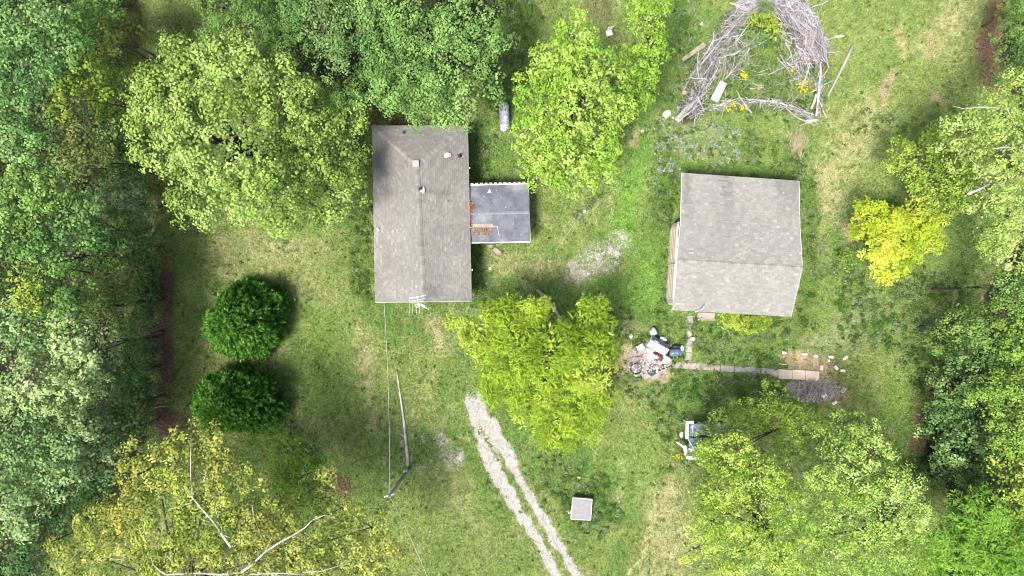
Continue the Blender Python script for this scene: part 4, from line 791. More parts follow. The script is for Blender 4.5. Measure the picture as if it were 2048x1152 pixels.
big([(1634, 85), (1637, 110), (1642, 140), (1639, 165), (1637, 190), (1633, 232)], .05, .09, 'long pale limb curving down the right side of the brush heap', .8, M_pale_bark)
big([(1401, 130), (1430, 95), (1455, 62), (1478, 32)], .07, .03, 'straight grey limb running up the left arm of the heap', 1.1)
big([(1352, 242), (1370, 222), (1392, 204)], .24, .17, 'thick grey trunk piece at the lower left tip of the heap', .3)
big([(1356, 236), (1376, 212), (1400, 196)], .14, .1, 'second grey trunk piece lying against the thick one', .55)
big([(1395, 192), (1408, 222)], .05, .05, 'pale straight stick crossing the lower left trunk pieces', .7, M_pale_bark)
big([(1610, 243), (1622, 241), (1636, 240)], .1, .13, 'short white broken limb at the lower right corner', .3, M_pale_bark)
big([(1633, 188), (1628, 205), (1622, 218)], .12, .09, 'stubby white limb standing near the lower right corner', .5, M_pale_bark)
big([(1568, 212), (1585, 228), (1600, 238), (1612, 242)], .04, .06, 'thin grey limb arcing to the lower right corner', .35)
big([(1492, 5), (1510, 2), (1535, 4)], .06, .03, 'pale curved limb at the top of the heap', .7, M_pale_bark)
big([(1536, 150), (1570, 133), (1600, 124), (1632, 118)], .03, .045, 'slender limb crossing the weedy middle of the heap', .7)
big([(1520, 204), (1540, 203), (1560, 199)], .06, .06, 'short cut limb on the lower edge of the heap', .3)
big([(1386, 180), (1383, 200)], .12, .12, 'pale green mossy log stub beside the small stump', .25, mat('mossy_log', (.33, .36, .25), .9, nscale=5, namt=.3), 'log', 'log')
big([(1380, 142), (1396, 150)], .035, .03, 'short whitish stick at the left edge of the heap', .2, M_pale_bark)
def plank(pts, z, label, mt, th=.06):
    p = W(*pts[0], 0); m = MB(); quad_slab(m, [W(x, y, z) for x, y in pts], th); o = m.build('plank', mt, None, p); tag(o, label, 'plank')
plank([(1367, 123), (1412, 92), (1407, 84), (1363, 117)], .25, 'weathered grey brown beam in weeds left of the heap', M_wood, .2)
plank([(1421, 198), (1436, 205), (1454, 167), (1441, 161)], .9, 'wide pale board lying on the left arm of the heap', mat('pale_board', (.42, .38, .34), .8, nscale=5, namt=.2, col2=(.30, .26, .22)))
M_flower = mat('yellow_petals', attr=True, rough=.6, namt=0, transl=.2)
def goldenrod(px, py, r, label, n=90):
    p = W(px, py, 0); t = thing('goldenrod', label, 'wildflower', p); P = np.array([p.x, p.y, .55])+rng.normal(0, 1, (n, 3))*np.array([r, r, .12]); Ls = rng.uniform(.05, .13, n)
    V = leaves(P, rng.normal(0, .5, (n, 3))+np.array([0, 0, 1]), rng.normal(0, 1, (n, 3)), Ls, Ls*.8); c = np.array([(.50, .44, .015)])*rng.uniform(.7, 1.2, n)[:, None]; npmesh('flowers', V, quadfaces(n), np.repeat(c, 4, 0), M_flower, t)['kind'] = 'stuff'
    P = np.array([p.x, p.y, .3])+rng.normal(0, 1, (n, 3))*np.array([r*1.2, r*1.2, .12]); Ls = rng.uniform(.08, .16, n); V = leaves(P, rng.normal(0, .5, (n, 3))+np.array([0, 0, 1]), rng.normal(0, 1, (n, 3)), Ls, Ls*.3); npmesh('leaves', V, quadfaces(n), np.repeat(np.tile([.08, .14, .03], (n, 1))*rng.uniform(.7, 1.4, n)[:, None], 4, 0), M_leaf, t)
for a in ((1483, 155, .17, 'bright yellow flower clump left of the middle of the brush ring', 110), (1453, 223, .12, 'leftmost of three yellow flower clumps below the brush heap', 60), (1461, 211, .1, 'upper of three yellow flower clumps below the brush heap', 50), (1479, 219, .11, 'rightmost of three yellow flower clumps below the brush heap', 60),
          (1602, 176, .28, 'wide yellow flower clump near the right side of the ring', 130), (1541, 46, .15, 'yellow flower clump near the top of the brush heap', 60), (1577, 146, .06, 'tiny yellow flower in the middle of the ring', 22), (1352, 908, .16, 'yellow flower stems beside the collapsed shelter', 60)): goldenrod(*a)
# twig heap by the boardwalk
m = MB(); rh = random.Random(9)
for k in range(1500):
    x = rh.uniform(1565, 1690); y = rh.uniform(757, 812); f = 1-((x-1622)/62)**2-((y-780)/26)**2
    if f < rh.random()*.25: continue
    p = W(x, y, 0)+Vector((0, 0, .02+.35*max(f, 0)*rh.random())); a = rh.uniform(0, 3.14); L = rh.uniform(.12, .5); d = Vector((math.cos(a), math.sin(a), rh.uniform(-.3, .3)))*L/2; c = rh.choice([(.36, .31, .31), (.27, .23, .23), (.42, .37, .37), (.20, .14, .12), (.46, .43, .43)])
    m.tube([p-d, p+Vector((-d.y, d.x, 0))*.2, p+d], [.02, .016, .008], 3, c, cap=False)
o = m.build('twig_heap', M_pile, None, W(1622, 780, 0)); tag(o, 'low heap of grey pink twigs below the boardwalk', 'twig heap', None, 'stuff')

# ------------------------------------------------------------------ grass
def blades(n, x0, x1, y0, y1, L, Wd, tilt, keepfn, bright=(.75, 1.45), tint=None):
    X = rng.uniform(x0, x1, n); Y = rng.uniform(y0, y1, n); px = 1024+X*F/H; py = 576-Y*F/H
    k = rng.random(n) < keepfn(px, py, X, Y); X, Y, px, py = X[k], Y[k], px[k], py[k]; n = len(X)
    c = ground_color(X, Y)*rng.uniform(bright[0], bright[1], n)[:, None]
    if tint is not None: c = c*(1+rng.normal(0, tint, (n, 3)))
    a = rng.uniform(0, 2*np.pi, n); Ls = L*rng.uniform(.6, 1.4, n); el = np.radians(rng.uniform(*tilt, n)); w = Wd*rng.uniform(.7, 1.3, n)
    dx = np.cos(a); dy = np.sin(a); z0 = -.02
    V = np.stack([np.stack([X-dy*w, Y+dx*w, np.full(n, z0)], 1), np.stack([X+dy*w, Y-dx*w, np.full(n, z0)], 1), np.stack([X+dx*np.cos(el)*Ls, Y+dy*np.cos(el)*Ls, z0+np.sin(el)*Ls], 1)], 1)
    return V.reshape(-1, 3), np.repeat(np.clip(c, .004, .8), 3, 0)
BUILT = [[(751, 604), (745, 252), (935, 251), (943, 602)], [(1352, 620), (1365, 350), (1596, 364), (1582, 630)], [(942, 487), (1060, 485), (1056, 368), (941, 369)], [(1556, 757), (1638, 760), (1638, 743), (1556, 738)], [(1262, 748), (1328, 754), (1345, 728), (1320, 700), (1275, 693), (1256, 705)]]
def open_ground(px, py, X, Y):
    d = 1-np.clip(gravel_mask(px, py)*1.15, 0, 1)*.88; d = d*(1-.93*forest_mask(px, py))
    for b in BUILT: d = d*(1-inpoly(px, py, b))
    nx = px+(fbm(px/22, py/22, 2)-.5)*30; ny = py
    for k, pts, w, s_, a in PAINT:
        if k in ('mulch', 'umber', 'dirt'): d = d*(1-.75*a*patch(nx, ny, pts, w, s_))
    for pts, w in (([(1380, 630), (1377, 720)], 5), ([(1342, 730), (1440, 736), (1550, 744)], 5)): d = d*(1-.9*patch(px, py, pts, w, 2))
    return np.clip(d, 0, 1)
V, c = blades(930000, -42, 42, -25, 25, .21, .026, (10, 62), open_ground, bright=(.5, 1.75), tint=.07)
o = npmesh('grass', V, np.arange(len(V)).reshape(-1, 3), c, M_grass); tag(o, 'short mown lawn grass, green with tan worn stretches', 'grass', None, 'stuff')

n = 420; tx = W(1594, 288, 0); P = np.array([tx.x, tx.y, .12])+rng.normal(0, 1, (n, 3))*np.array([.28, .55, .04]); Ls = rng.uniform(.4, .9, n)
V = leaves(P, rng.normal(0, .3, (n, 3))+np.array([0, 0, 1]), np.array([.35, 1, 0])+rng.normal(0, .22, (n, 3)), Ls, np.full(n, .022)); c = np.array([.34, .30, .19])*rng.uniform(.5, 1.25, n)[:, None]
o = npmesh('straw_tuft', V, quadfaces(n), np.repeat(c, 4, 0), M_grass); tag(o, 'flattened pale straw tuft in grass right above the garage corner', 'straw', None, 'stuff')
# ------------------------------------------------------------------ rough weeds
WEEDS = [([(1330, 265), (1330, 350), (1335, 440)], 26, .6), ([(1350, 285), (1480, 290), (1590, 335)], 34, .5), ([(1345, 470), (1335, 610)], 10, .4), ([(1620, 360), (1628, 540), (1605, 650)], 16, .35), ([(1420, 130), (1520, 120), (1600, 180)], 50, .8), ([(1460, 170), (1600, 200)], 45, .8), ([(1500, 50), (1540, 70)], 40, .6), ([(1370, 20), (1360, 200)], 26, .45),
         ([(720, 430), (725, 580)], 18, .45), ([(955, 290), (965, 350)], 26, .4), ([(958, 495), (958, 600)], 14, .4), ([(1040, 30), (1010, 190)], 34, .6), ([(1330, 640), (1360, 720), (1230, 650)], 28, .35), ([(1150, 950), (1190, 1030)], 46, .5), ([(1130, 900), (1110, 960)], 40, .4), ([(1400, 680), (1540, 690)], 45, .35),
         ([(1340, 770), (1350, 860)], 34, .4), ([(1400, 780), (1530, 790)], 34, .7), ([(1720, 640), (1830, 640), (1870, 740)], 55, .5), ([(1700, 560), (1760, 600)], 40, .3), ([(1800, 560), (1900, 600)], 44, .5), ([(1870, 650), (1890, 740)], 40, .6), ([(570, 870), (600, 900)], 40, .4), ([(345, 700), (350, 780)], 10, .2), ([(1720, 250), (1900, 240)], 24, .3), ([(1470, 370), (1530, 350)], 8, .5),
         ([(1250, 760), (1300, 790), (1380, 760)], 26, .5), ([(1390, 900), (1340, 930)], 24, .3), ([(1180, 410), (1160, 430)], 18, .4), ([(1450, 650), (1560, 655)], 16, .5), ([(1700, 510), (1700, 560)], 20, .4)]
nC = 26000; X = rng.uniform(-40, 40, nC*6); Y = rng.uniform(-23, 23, nC*6); px = 1024+X*F/H; py = 576-Y*F/H; wgt = np.zeros(len(X)); wx = px+(fbm(px/20, py/20, 51)-.5)*34; wy = py+(fbm(px/20, py/20, 52)-.5)*34
for pts, w, a in WEEDS: wgt = np.maximum(wgt, patch(wx, wy, pts, w, 30)*a)
wgt *= sm(.3, .6, fbm(px/12, py/12, 53))*1.2; wgt = np.maximum(wgt, .045); wgt *= open_ground(px, py, X, Y)
k = rng.random(len(X)) < wgt*.55; X, Y, px, py = X[k], Y[k], px[k], py[k]; nC = len(X)
r = rng.uniform(.12, .42, nC)*np.where(wgt[k] < .06, .55, 1); I = np.repeat(np.arange(nC), np.where(wgt[k] < .06, 9, 24)); n = len(I); s_ = rdir(n, 0); P = np.stack([X, Y, 0*X], 1)[I]+s_*r[I][:, None]*rng.uniform(.3, 1, n)[:, None]*np.array([1, 1, 1.1])+np.array([0, 0, .04])
WC = np.array([(.045, .10, .02), (.07, .14, .03), (.10, .18, .04), (.16, .21, .12), (.05, .085, .025), (.13, .17, .04)]); wt = np.clip((fbm(X*.8, Y*.8, 54)*1.6-.3+rng.normal(0, .2, nC))*6, 0, 5).astype(int)
Ls = rng.uniform(.09, .20, n); V = leaves(P, s_*.6+np.array([0, 0, .5])+rng.normal(0, .35, (n, 3)), s_+rng.normal(0, .5, (n, 3)), Ls, Ls*rng.uniform(.25, .7, n))
wcol = WC[wt].copy(); pm = (rng.random(nC) < .5) & (patch(px, py, [(1345, 300), (1340, 260), (1440, 285)], 45, 30) > .4); wcol[pm] = (.22, .28, .20); c = wcol[I]*rng.uniform(.7, 1.3, n)[:, None]
o = npmesh('weeds', V, quadfaces(n), np.repeat(c, 4, 0), M_leaf); tag(o, 'rank green weeds along walls, round the brush heap and rubbish', 'weeds', None, 'stuff')
# forest floor growth
X = rng.uniform(-44, 44, 60000); Y = rng.uniform(-26, 26, 60000); px = 1024+X*F/H; py = 576-Y*F/H; k = (forest_mask(px, py) > .5) & (rng.random(60000) < .7) & (fbm(X*.5, Y*.5, 55) > .42); X, Y = X[k], Y[k]; nC = len(X)
r = rng.uniform(.2, .6, nC); I = np.repeat(np.arange(nC), 9); n = len(I); s_ = rdir(n, 0); hz = rng.uniform(.1, 2.8, nC)
P = np.stack([X, Y, hz], 1)[I]+s_*r[I][:, None]; Ls = rng.uniform(.16, .30, n); V = leaves(P, s_*.5+np.array([0, 0, .6])+rng.normal(0, .35, (n, 3)), rng.normal(0, 1, (n, 3)), Ls, Ls*.6); c = np.array([(.04, .085, .02), (.055, .10, .025), (.035, .06, .02), (.08, .10, .03)])[rng.integers(0, 4, nC)][I]*rng.uniform(.7, 1.3, n)[:, None]
o = npmesh('undergrowth', V, quadfaces(n), np.repeat(c, 4, 0), M_leaf); tag(o, 'dim leafy undergrowth on the wood floor', 'undergrowth', None, 'stuff')
# dead leaves on the brown strips
def strip_pt(pts, w):
    i = random.randint(0, len(pts)-2); t = random.random(); return W(pts[i][0]+(pts[i+1][0]-pts[i][0])*t+G(0, w), pts[i][1]+(pts[i+1][1]-pts[i][1])*t+G(0, w*.5), .02)
litter('leaf_litter', 'brown dead leaves along the wood edges', [(lambda: strip_pt([(327, 500), (330, 640), (328, 800)], 10), 2600), (lambda: strip_pt([(320, 830), (350, 860)], 22), 1500), (lambda: strip_pt([(2002, -10), (1985, 60), (1975, 100), (1980, 140), (1993, 185)], 12), 3500), (lambda: strip_pt([(1872, 775), (1850, 830), (1828, 900)], 8), 1200), (lambda: strip_pt([(655, 960), (680, 975)], 18), 500)], 0, [(.14, .09, .06), (.10, .065, .04), (.20, .14, .09), (.16, .10, .065)], .12)

# ------------------------------------------------------------------ trees
GRN = dict(
 bright=[(.085, .165, .028), (.125, .22, .035), (.16, .26, .05)], lime=[(.115, .23, .026), (.17, .30, .04), (.25, .37, .08)], yel=[(.112, .205, .014), (.185, .285, .022), (.29, .37, .06)], gold=[(.19, .29, .018), (.275, .36, .028), (.37, .41, .06)],
 mid=[(.06, .13, .028), (.085, .165, .038), (.11, .19, .05)], oak=[(.055, .135, .035), (.085, .17, .05), (.12, .20, .065)], blue=[(.05, .12, .035), (.09, .18, .055), (.17, .27, .10)], bluegrey=[(.06, .12, .05), (.10, .17, .08), (.14, .22, .10)],
 dark=[(.03, .075, .02), (.045, .10, .03), (.06, .12, .035)], olive=[(.10, .13, .03), (.15, .17, .04), (.18, .19, .05)], brownol=[(.08, .11, .03), (.13, .15, .045), (.07, .12, .035)], pale=[(.13, .21, .07), (.19, .27, .11), (.27, .34, .17)], sage=[(.08, .15, .05), (.13, .21, .08), (.22, .30, .14)],
 syc=[(.145, .20, .035), (.21, .255, .05), (.30, .33, .09), (.135, .19, .035), (.21, .215, .045)], conif=[(.042, .12, .016), (.07, .18, .025), (.125, .27, .045)], maple=[(.12, .205, .04), (.18, .28, .06), (.25, .355, .11)], cyp=[(.08, .19, .02), (.12, .25, .03), (.17, .31, .05)])
G_ = GRN
tree('maple_tree', 'huge round bright green maple left of the ranch house', 'tree', [(370, 190, 105), (470, 150, 95), (330, 270, 80), (440, 270, 120, 1), (560, 200, 90, -.5), (400, 370, 85, -.5), (520, 370, 95, -.5), (620, 290, 95, -2.6), (650, 370, 75, -4), (570, 430, 50, -3), (690, 250, 50, -4.5), (310, 210, 60, -1), (370, 120, 60, -1), (700, 330, 42, -5.5), (650, 430, 30, -5.5)], G_['maple'], (520, 320), 11.8, .38, puff=.62, L=.19, dens=.9, spread=.2, clus=1.15)
tree('woodland_tree', 'fine leaved green tree at the top edge right of the dark grass lane', 'tree', [(430, 80, 60), (500, 40, 75), (570, 80, 70, -1), (450, 10, 50), (540, 130, 45, -2)], G_['mid'], (500, 60), 11, puff=.5, L=.13, dens=.7)
tree('woodland_tree', 'pale topped green tree at the top edge left of the blue green puffy one', 'tree', [(640, 30, 75), (700, 60, 60), (590, 10, 45), (660, 110, 45, -2)], G_['oak']+G_['pale'][:1], (650, 50), 12, puff=.5, L=.15, dens=.7)
tree('small_tree', 'small green tree filling the gap between the maple and the puffy tree', 'tree', [(690, 190, 45), (730, 150, 45), (625, 200, 32, -1)], G_['mid'], (700, 170), 8, .12, puff=.42, L=.13, dens=.7)
tree('maple_tree', 'dense blue green tree with rounded clumps overhanging the house roof', 'tree', [(800, 60, 85), (880, 120, 90), (820, 140, 85), (930, 50, 75), (960, 150, 55, -2), (780, 180, 55, -2.5), (870, 200, 62, -2), (920, 210, 45, -3), (740, 30, 50), (980, 90, 42, -2)], [(.085, .175, .045), (.13, .235, .065), (.19, .30, .095)], (860, 110), 12.5, .35, puff=.6, L=.17, dens=1.0, flat=.7, gap=.16, spread=.15, clus=1.5)
tree('maple_tree', 'lime green tree with knobbly clumps right of the gas tank', 'tree', [(1150, 70, 55), (1120, 130, 70), (1180, 140, 65), (1080, 190, 58, -.5), (1160, 210, 75), (1060, 250, 45, -1.5), (1130, 300, 72, -1), (1190, 280, 60, -1), (1230, 220, 45, -1), (1070, 330, 42, -2.5), (1130, 365, 42, -2.5), (1250, 150, 30, -2), (1190, 330, 45, -2.5)], G_['lime'], (1140, 215), 10.5, .28, puff=.36, L=.17, dens=1.0, flat=.8, gap=.2, clus=.95)
tree('columnar_tree', 'narrow lime green tree at the top edge left of the brush heap', 'tree', [(1305, 30, 40), (1310, 90, 38), (1290, 130, 32, -1), (1268, 30, 30, -1), (1265, 200, 34, -1.5), (1290, 180, 30, -2), (1255, 110, 24, -2.5)], G_['lime'], (1290, 90), 9, .16, puff=.36, L=.16, dens=1., gap=.2, clus=.9)
tree('feathery_tree', 'broad yellow green feathery tree in the middle over the drive end', 'tree', [(1010, 640, 52, -2), (1060, 625, 35, -2), (1175, 645, 52, -1.5), (960, 680, 50, -1.5), (1030, 710, 62, -.5), (1100, 700, 60), (1170, 720, 58), (1195, 680, 40, -1.5), (1010, 760, 55, -1.5), (1080, 770, 60, -1), (1180, 780, 40, -2), (1060, 820, 52, -2), (1120, 840, 50, -2), (1170, 840, 40, -3), (1110, 880, 30, -3.5), (935, 650, 25, -3)], G_['yel'], (1090, 730), 9, .24, puff=.62, L=.30, wid=.2, dens=.85, style='feather', flat=.65, gap=.24, spread=.16)
tree('golden_tree', 'small bright golden yellow tree on its own right of the garage', 'tree', [(1738, 432, 38), (1780, 440, 40), (1840, 430, 42), (1810, 480, 48), (1765, 490, 38), (1850, 480, 35, -.6), (1780, 530, 36, -.8), (1720, 460, 20, -.8), (1765, 550, 18, -1.2), (1865, 445, 22, -.6)], G_['gold'], (1790, 480), 4.8, .14, puff=.4, L=.22, wid=.3, dens=.95, style='feather', flat=.7, gap=.2)
def conifer(px, py, R_px, h, label):
    b = W(px, py, 0); R = R_px*(H-h*.3)/F; t = thing('evergreen_tree', label, 'evergreen', b, 'two round evergreens on the lawn'); m = MB(); m.tube([b, b+Vector((0, 0, h*.9))], [.18, .03], 8); m.build('trunk', M_bark, t)
    n = 2300; u = rng.random(n); z = h*u**1.15; rad = R*np.clip(1-(z/h)**1.7, 0, 1)**.62; a = rng.uniform(0, 6.283, n); rad = rad*(1+.46*(fbm(a*1.8+20, z*1.1, int(px))-.5)*2+.12*np.sin(a*2+px)+rng.normal(0, .05, n)); rad = np.maximum(rad, .05)
    PCc = np.stack([b.x+np.cos(a)*rad*.9, b.y+np.sin(a)*rad*.76, z+.1], 1); out = np.stack([np.cos(a), np.sin(a), .35+.9*(z/h)], 1); out = unit(out); pc = np.array(GRN['conif'])[np.clip((rng.random(n)*3*.6+fbm(PCc[:, 0]*1.2, PCc[:, 1]*1.2, 9)*1.6-.4), 0, 2.99).astype(int)]
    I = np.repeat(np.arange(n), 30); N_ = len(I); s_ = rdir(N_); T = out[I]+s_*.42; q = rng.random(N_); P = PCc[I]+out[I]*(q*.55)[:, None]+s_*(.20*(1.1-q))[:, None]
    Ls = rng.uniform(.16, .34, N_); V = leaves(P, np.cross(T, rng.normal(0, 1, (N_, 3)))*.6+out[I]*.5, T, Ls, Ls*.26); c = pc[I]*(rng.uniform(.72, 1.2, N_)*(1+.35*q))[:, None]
    npmesh('crown', V, quadfaces(N_), np.repeat(c, 4, 0), M_leaf, t)
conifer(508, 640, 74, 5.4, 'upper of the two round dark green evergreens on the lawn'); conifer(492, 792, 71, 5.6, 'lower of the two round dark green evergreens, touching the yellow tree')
# left wood, one tree at a time
LW = [
 ([(50, 60, 75), (110, 100, 50, -1), (20, 130, 50)], 'blue', 'blue green tree in the upper left corner'), ([(190, 30, 50), (150, 60, 45, -1)], 'mid', 'mid green tree at the top edge next to the corner tree'), ([(232, 45, 28), (215, 80, 24)], 'olive', 'small olive tree by the dark grass lane at the top'),
 ([(150, 165, 50), (200, 180, 45, -1), (120, 200, 35)], 'olive_g', 'yellow green tree among blue green ones, upper left'), ([(50, 220, 55), (90, 160, 35, -2)], 'blue', 'blue green tree at the left edge beneath the corner tree'), ([(55, 300, 55), (20, 270, 35)], 'blue', 'bluish tree at the left edge beside the brown olive one'),
 ([(160, 270, 48), (130, 330, 38), (190, 330, 38)], 'brownol', 'brownish olive tree in the upper left wood'), ([(250, 320, 38), (235, 270, 28, -1)], 'dark', 'dark green tree at the wood edge next to the big maple'), ([(40, 400, 70), (90, 380, 45, -1)], 'bright_d', 'brighter green tree at the left edge, upper middle'),
 ([(225, 390, 42), (262, 405, 34)], 'bluegrey', 'blue grey tree at the wood edge across from the lawn'), ([(140, 420, 52), (120, 470, 50), (170, 450, 40)], 'oak', 'rounded green tree in the middle of the left wood'), ([(45, 490, 50), (80, 520, 40)], 'mid', 'green tree at the left edge, middle'), ([(215, 470, 45), (265, 480, 38, -2), (220, 510, 36)], 'dark_g', 'dark green tree at the wood edge above the olive one'),
 ([(228, 575, 48), (200, 610, 30), (265, 560, 30, -1)], 'brownol', 'tan olive tree at the wood edge above the brown leaf strip'), ([(40, 565, 38), (65, 600, 24)], 'olive_g', 'yellow green tree by the deepest dark gap'), ([(150, 590, 40), (130, 630, 38)], 'mid', 'mid green tree right of the dark gap'), ([(30, 650, 48), (60, 690, 30)], 'sage', 'grey green tree at the left edge below the dark gap'),
 ([(130, 670, 45), (180, 690, 42, .5), (150, 730, 42)], 'pale', 'pale green tree in the middle of the lower left wood'), ([(270, 650, 32), (285, 700, 24, -1)], 'dark_g', 'dark green tree beside the reddish leaf strip'), ([(50, 760, 62), (110, 790, 60), (160, 770, 40), (20, 800, 40)], 'pale', 'large pale sunlit tree at the lower left edge'),
 ([(230, 740, 42), (270, 760, 32, -1)], 'dark', 'dark tree behind the pale ones by the lawn'), ([(60, 900, 70), (120, 870, 55), (30, 960, 50), (110, 950, 55, -.5)], 'sage', 'large grey green tree in the lower left'), ([(195, 870, 52), (180, 930, 50), (230, 830, 36, -2)], 'bluegrey', 'blue grey tree behind the yellow sycamore'), ([(255, 800, 34), (250, 840, 24)], 'dark_g', 'dark leafy tree by the fallen branches and lawn'),
 ([(60, 1020, 45), (20, 1060, 30, -1)], 'sage', 'grey green tree in the bottom left corner'), ([(150, 1010, 45, -2), (200, 990, 35, -2)], 'dark', 'dark tree under the left side of the sycamore'), ([(60, 1110, 45, -4)], 'dark', 'darkest low tree at the bottom left corner'), ([(285, 600, 26, -4), (280, 540, 24, -4)], 'dark_g', 'low bush at the wood edge above the brown strip'),
 ([(100, 545, 40, -6)], 'dark', 'low dark tree down in the deepest gap'), ([(205, 235, 32, -3)], 'dark_g', 'low dark tree between yellow green and brown olive trees')]
GRN['olive_g'] = [(.10, .16, .025), (.15, .21, .03), (.19, .25, .04)]; GRN['bright_d'] = [(.07, .145, .03), (.105, .19, .045), (.14, .22, .06)]; GRN['dark_g'] = [(.045, .10, .025), (.065, .13, .032), (.08, .14, .035)]
hr = random.Random(3)
def wood_lobes(lob, edge, sgn, hmax):
    out = []
    for l in lob:
        dd = (edge-l[0])*sgn; z = min(2.2+dd*.05, hmax)+hr.uniform(-.5, .7)+(l[3]*.5 if len(l) > 3 else 0)*(.6 if dd > 90 else .2)
        out.append((l[0], l[1], l[2], max(z, 1.2)))
    return out
for lob, ck, lab in LW: tree('woodland_tree', lab, 'tree', wood_lobes([(l[0], l[1], l[2]*1.15)+tuple(l[3:]) for l in lob], 312, 1, 11.5), np.array(GRN[ck])*1.22, zt=0, r0=.085, puff=hr.uniform(.42, .62), L=hr.uniform(.17, .21), dens=.8, gap=.22, spread=.2, group='trees of the left wood')
er = random.Random(8)
for y in range(-10, 880, 42):
    x0 = 232+max(0, min(1, (y-180)/330))*62-max(0, (y-780))*.25+er.uniform(-10, 6)
    tree('edge_shrub', 'low '+('bright' if y % 84 > 41 else 'dark')+' green shrub at the left wood edge '+('beside the dark grass lane' if y < 200 else 'across from the big maple' if y < 440 else 'across from the upper evergreen' if y < 700 else 'across from the lower evergreen'), 'shrub', [(x0, y, er.uniform(20, 30)), (x0-26, y+er.uniform(-12, 12), 28, .8)], GRN[er.choice(['mid', 'bright_d'] if y % 84 > 41 else ['dark_g', 'dark'])], None, er.uniform(1.6, 2.6), .05, puff=.36, L=.13, dens=.65, gap=.2, group='shrubs along the left wood edge')
# sycamore
zs = 12.5
LB = [([(382, 870), (381, 920), (382, 960), (385, 995), (406, 1020), (430, 1047), (446, 1072), (462, 1094)], .03, .15), ([(483, 1144), (503, 1130), (531, 1103), (562, 1083), (590, 1068), (610, 1055), (625, 1040)], .13, .05), ([(300, 1110), (308, 1130), (322, 1143), (336, 1150)], .05, .11), ([(330, 1112), (348, 1122), (366, 1137)], .04, .07),
      ([(428, 966), (438, 985), (440, 1000), (430, 1014), (436, 1035)], .02, .05), ([(400, 945), (412, 950), (405, 965)], .02, .035), ([(358, 972), (370, 980), (380, 995)], .03, .05), ([(396, 974), (388, 985), (384, 995)], .02, .04), ([(340, 1018), (362, 1012), (385, 1004)], .03, .05), ([(392, 1030), (406, 1040), (420, 1044)], .02, .04), ([(504, 1010), (508, 1035), (525, 1080)], .05, .02), ([(480, 1144), (440, 1149), (400, 1146), (335, 1149)], .12, .09),
      ([(500, 1148), (530, 1147), (560, 1146), (600, 1148)], .1, .07), ([(490, 1118), (503, 1132), (510, 1140)], .03, .05), ([(545, 1072), (530, 1104)], .03, .05), ([(625, 1040), (650, 1030), (672, 1038)], .04, .02), ([(605, 1144), (640, 1143), (690, 1128)], .06, .03), ([(448, 1045), (442, 1060)], .02, .04), ([(200, 1110), (228, 1118), (250, 1120)], .02, .04), ([(460, 1075), (446, 1070)], .02, .04)]
tree('sycamore_tree', 'wide yellowing sycamore at the bottom left showing white branches', 'tree', [(385, 890, 48, -1), (440, 900, 50, -1), (300, 930, 60, -1), (370, 960, 75), (460, 970, 65), (270, 1010, 60, -1), (330, 1060, 80), (430, 1060, 85), (200, 1070, 60, -1.5), (150, 1110, 50, -2), (250, 1130, 70, -1), (370, 1140, 80), (510, 1050, 60), (500, 1130, 80), (600, 1080, 65, -1), (620, 1140, 70, -1), (700, 1100, 62, -2), (740, 1060, 42, -3), (760, 1140, 60, -3), (680, 1020, 42, -3), (650, 960, 28, -4), (560, 1010, 42, -2)], G_['syc'], (430, 1120), zs, .2, puff=.5, L=.17, dens=.85, gap=.17, spread=.2, fill=.16, limbs=[([(x, y, zs+.0) for x, y in p], a*.6, b*.6) for p, a, b in LB])
tree('small_tree', 'dark green tree poking through between the sycamore and the lower evergreen', 'tree', [(570, 910, 48), (600, 960, 45), (560, 960, 40), (640, 940, 30, -1), (630, 1000, 34, -1)], [(.06, .13, .015), (.09, .19, .02), (.13, .25, .03)], (590, 940), 7, .14, puff=.42, L=.14, dens=.7, gap=.24)
# right side
tree('pale_tree', 'pale silvery leaved tree at the right edge above the drive wood', 'tree', [(1960, 250, 58), (2015, 300, 65), (2010, 220, 48), (1985, 370, 62), (2030, 430, 60), (1990, 470, 45, -1), (2040, 500, 38, -1.5), (1920, 300, 40, -1.5), (2040, 180, 34)], [(.14, .22, .04), (.21, .31, .07), (.31, .40, .15)], (2010, 350), 11, .3, puff=.45, L=.15, dens=.85, gap=.22, spread=.25, fill=.3,
     limbs=[([(x, y, 10.9) for x, y in p], a*.6, b*.6) for p, a, b in (([(1905, 212), (1930, 218), (1960, 214), (2000, 216)], .02, .06), ([(1940, 318), (1952, 330), (1960, 336)], .03, .05), ([(1985, 298), (2010, 294), (2048, 300)], .04, .07), ([(2000, 190), (2012, 210), (2020, 230)], .03, .05), ([(1935, 388), (1960, 378), (1978, 368)], .11, .13))])
tree('small_tree', 'leafy green tree behind the golden one', 'tree', [(1845, 325, 56), (1895, 360, 54), (1805, 310, 34, -1), (1930, 330, 45), (1880, 410, 40, -1), (1880, 270, 36, -1), (1920, 400, 40, -1), (1840, 380, 26, -1)], [(.10, .17, .025), (.15, .24, .035), (.22, .31, .055)], (1870, 340), 6.5, .14, puff=.42, L=.15, dens=.85, gap=.2)
tree('bushy_tree', 'dense dark bushy tree at the right edge above the brown strip end', 'tree', [(2035, 60, 38), (2040, 120, 34), (2020, 150, 30, -1), (2045, 10, 36)], G_['mid'], (2045, 90), 7, .16, puff=.34, L=.12, dens=.85, gap=.1)
tree('bushy_tree', 'low bright bush at the top right corner', 'shrub', [(2025, 20, 26)], G_['bright'], None, 3.5, .08, puff=.3, L=.1, dens=.8)
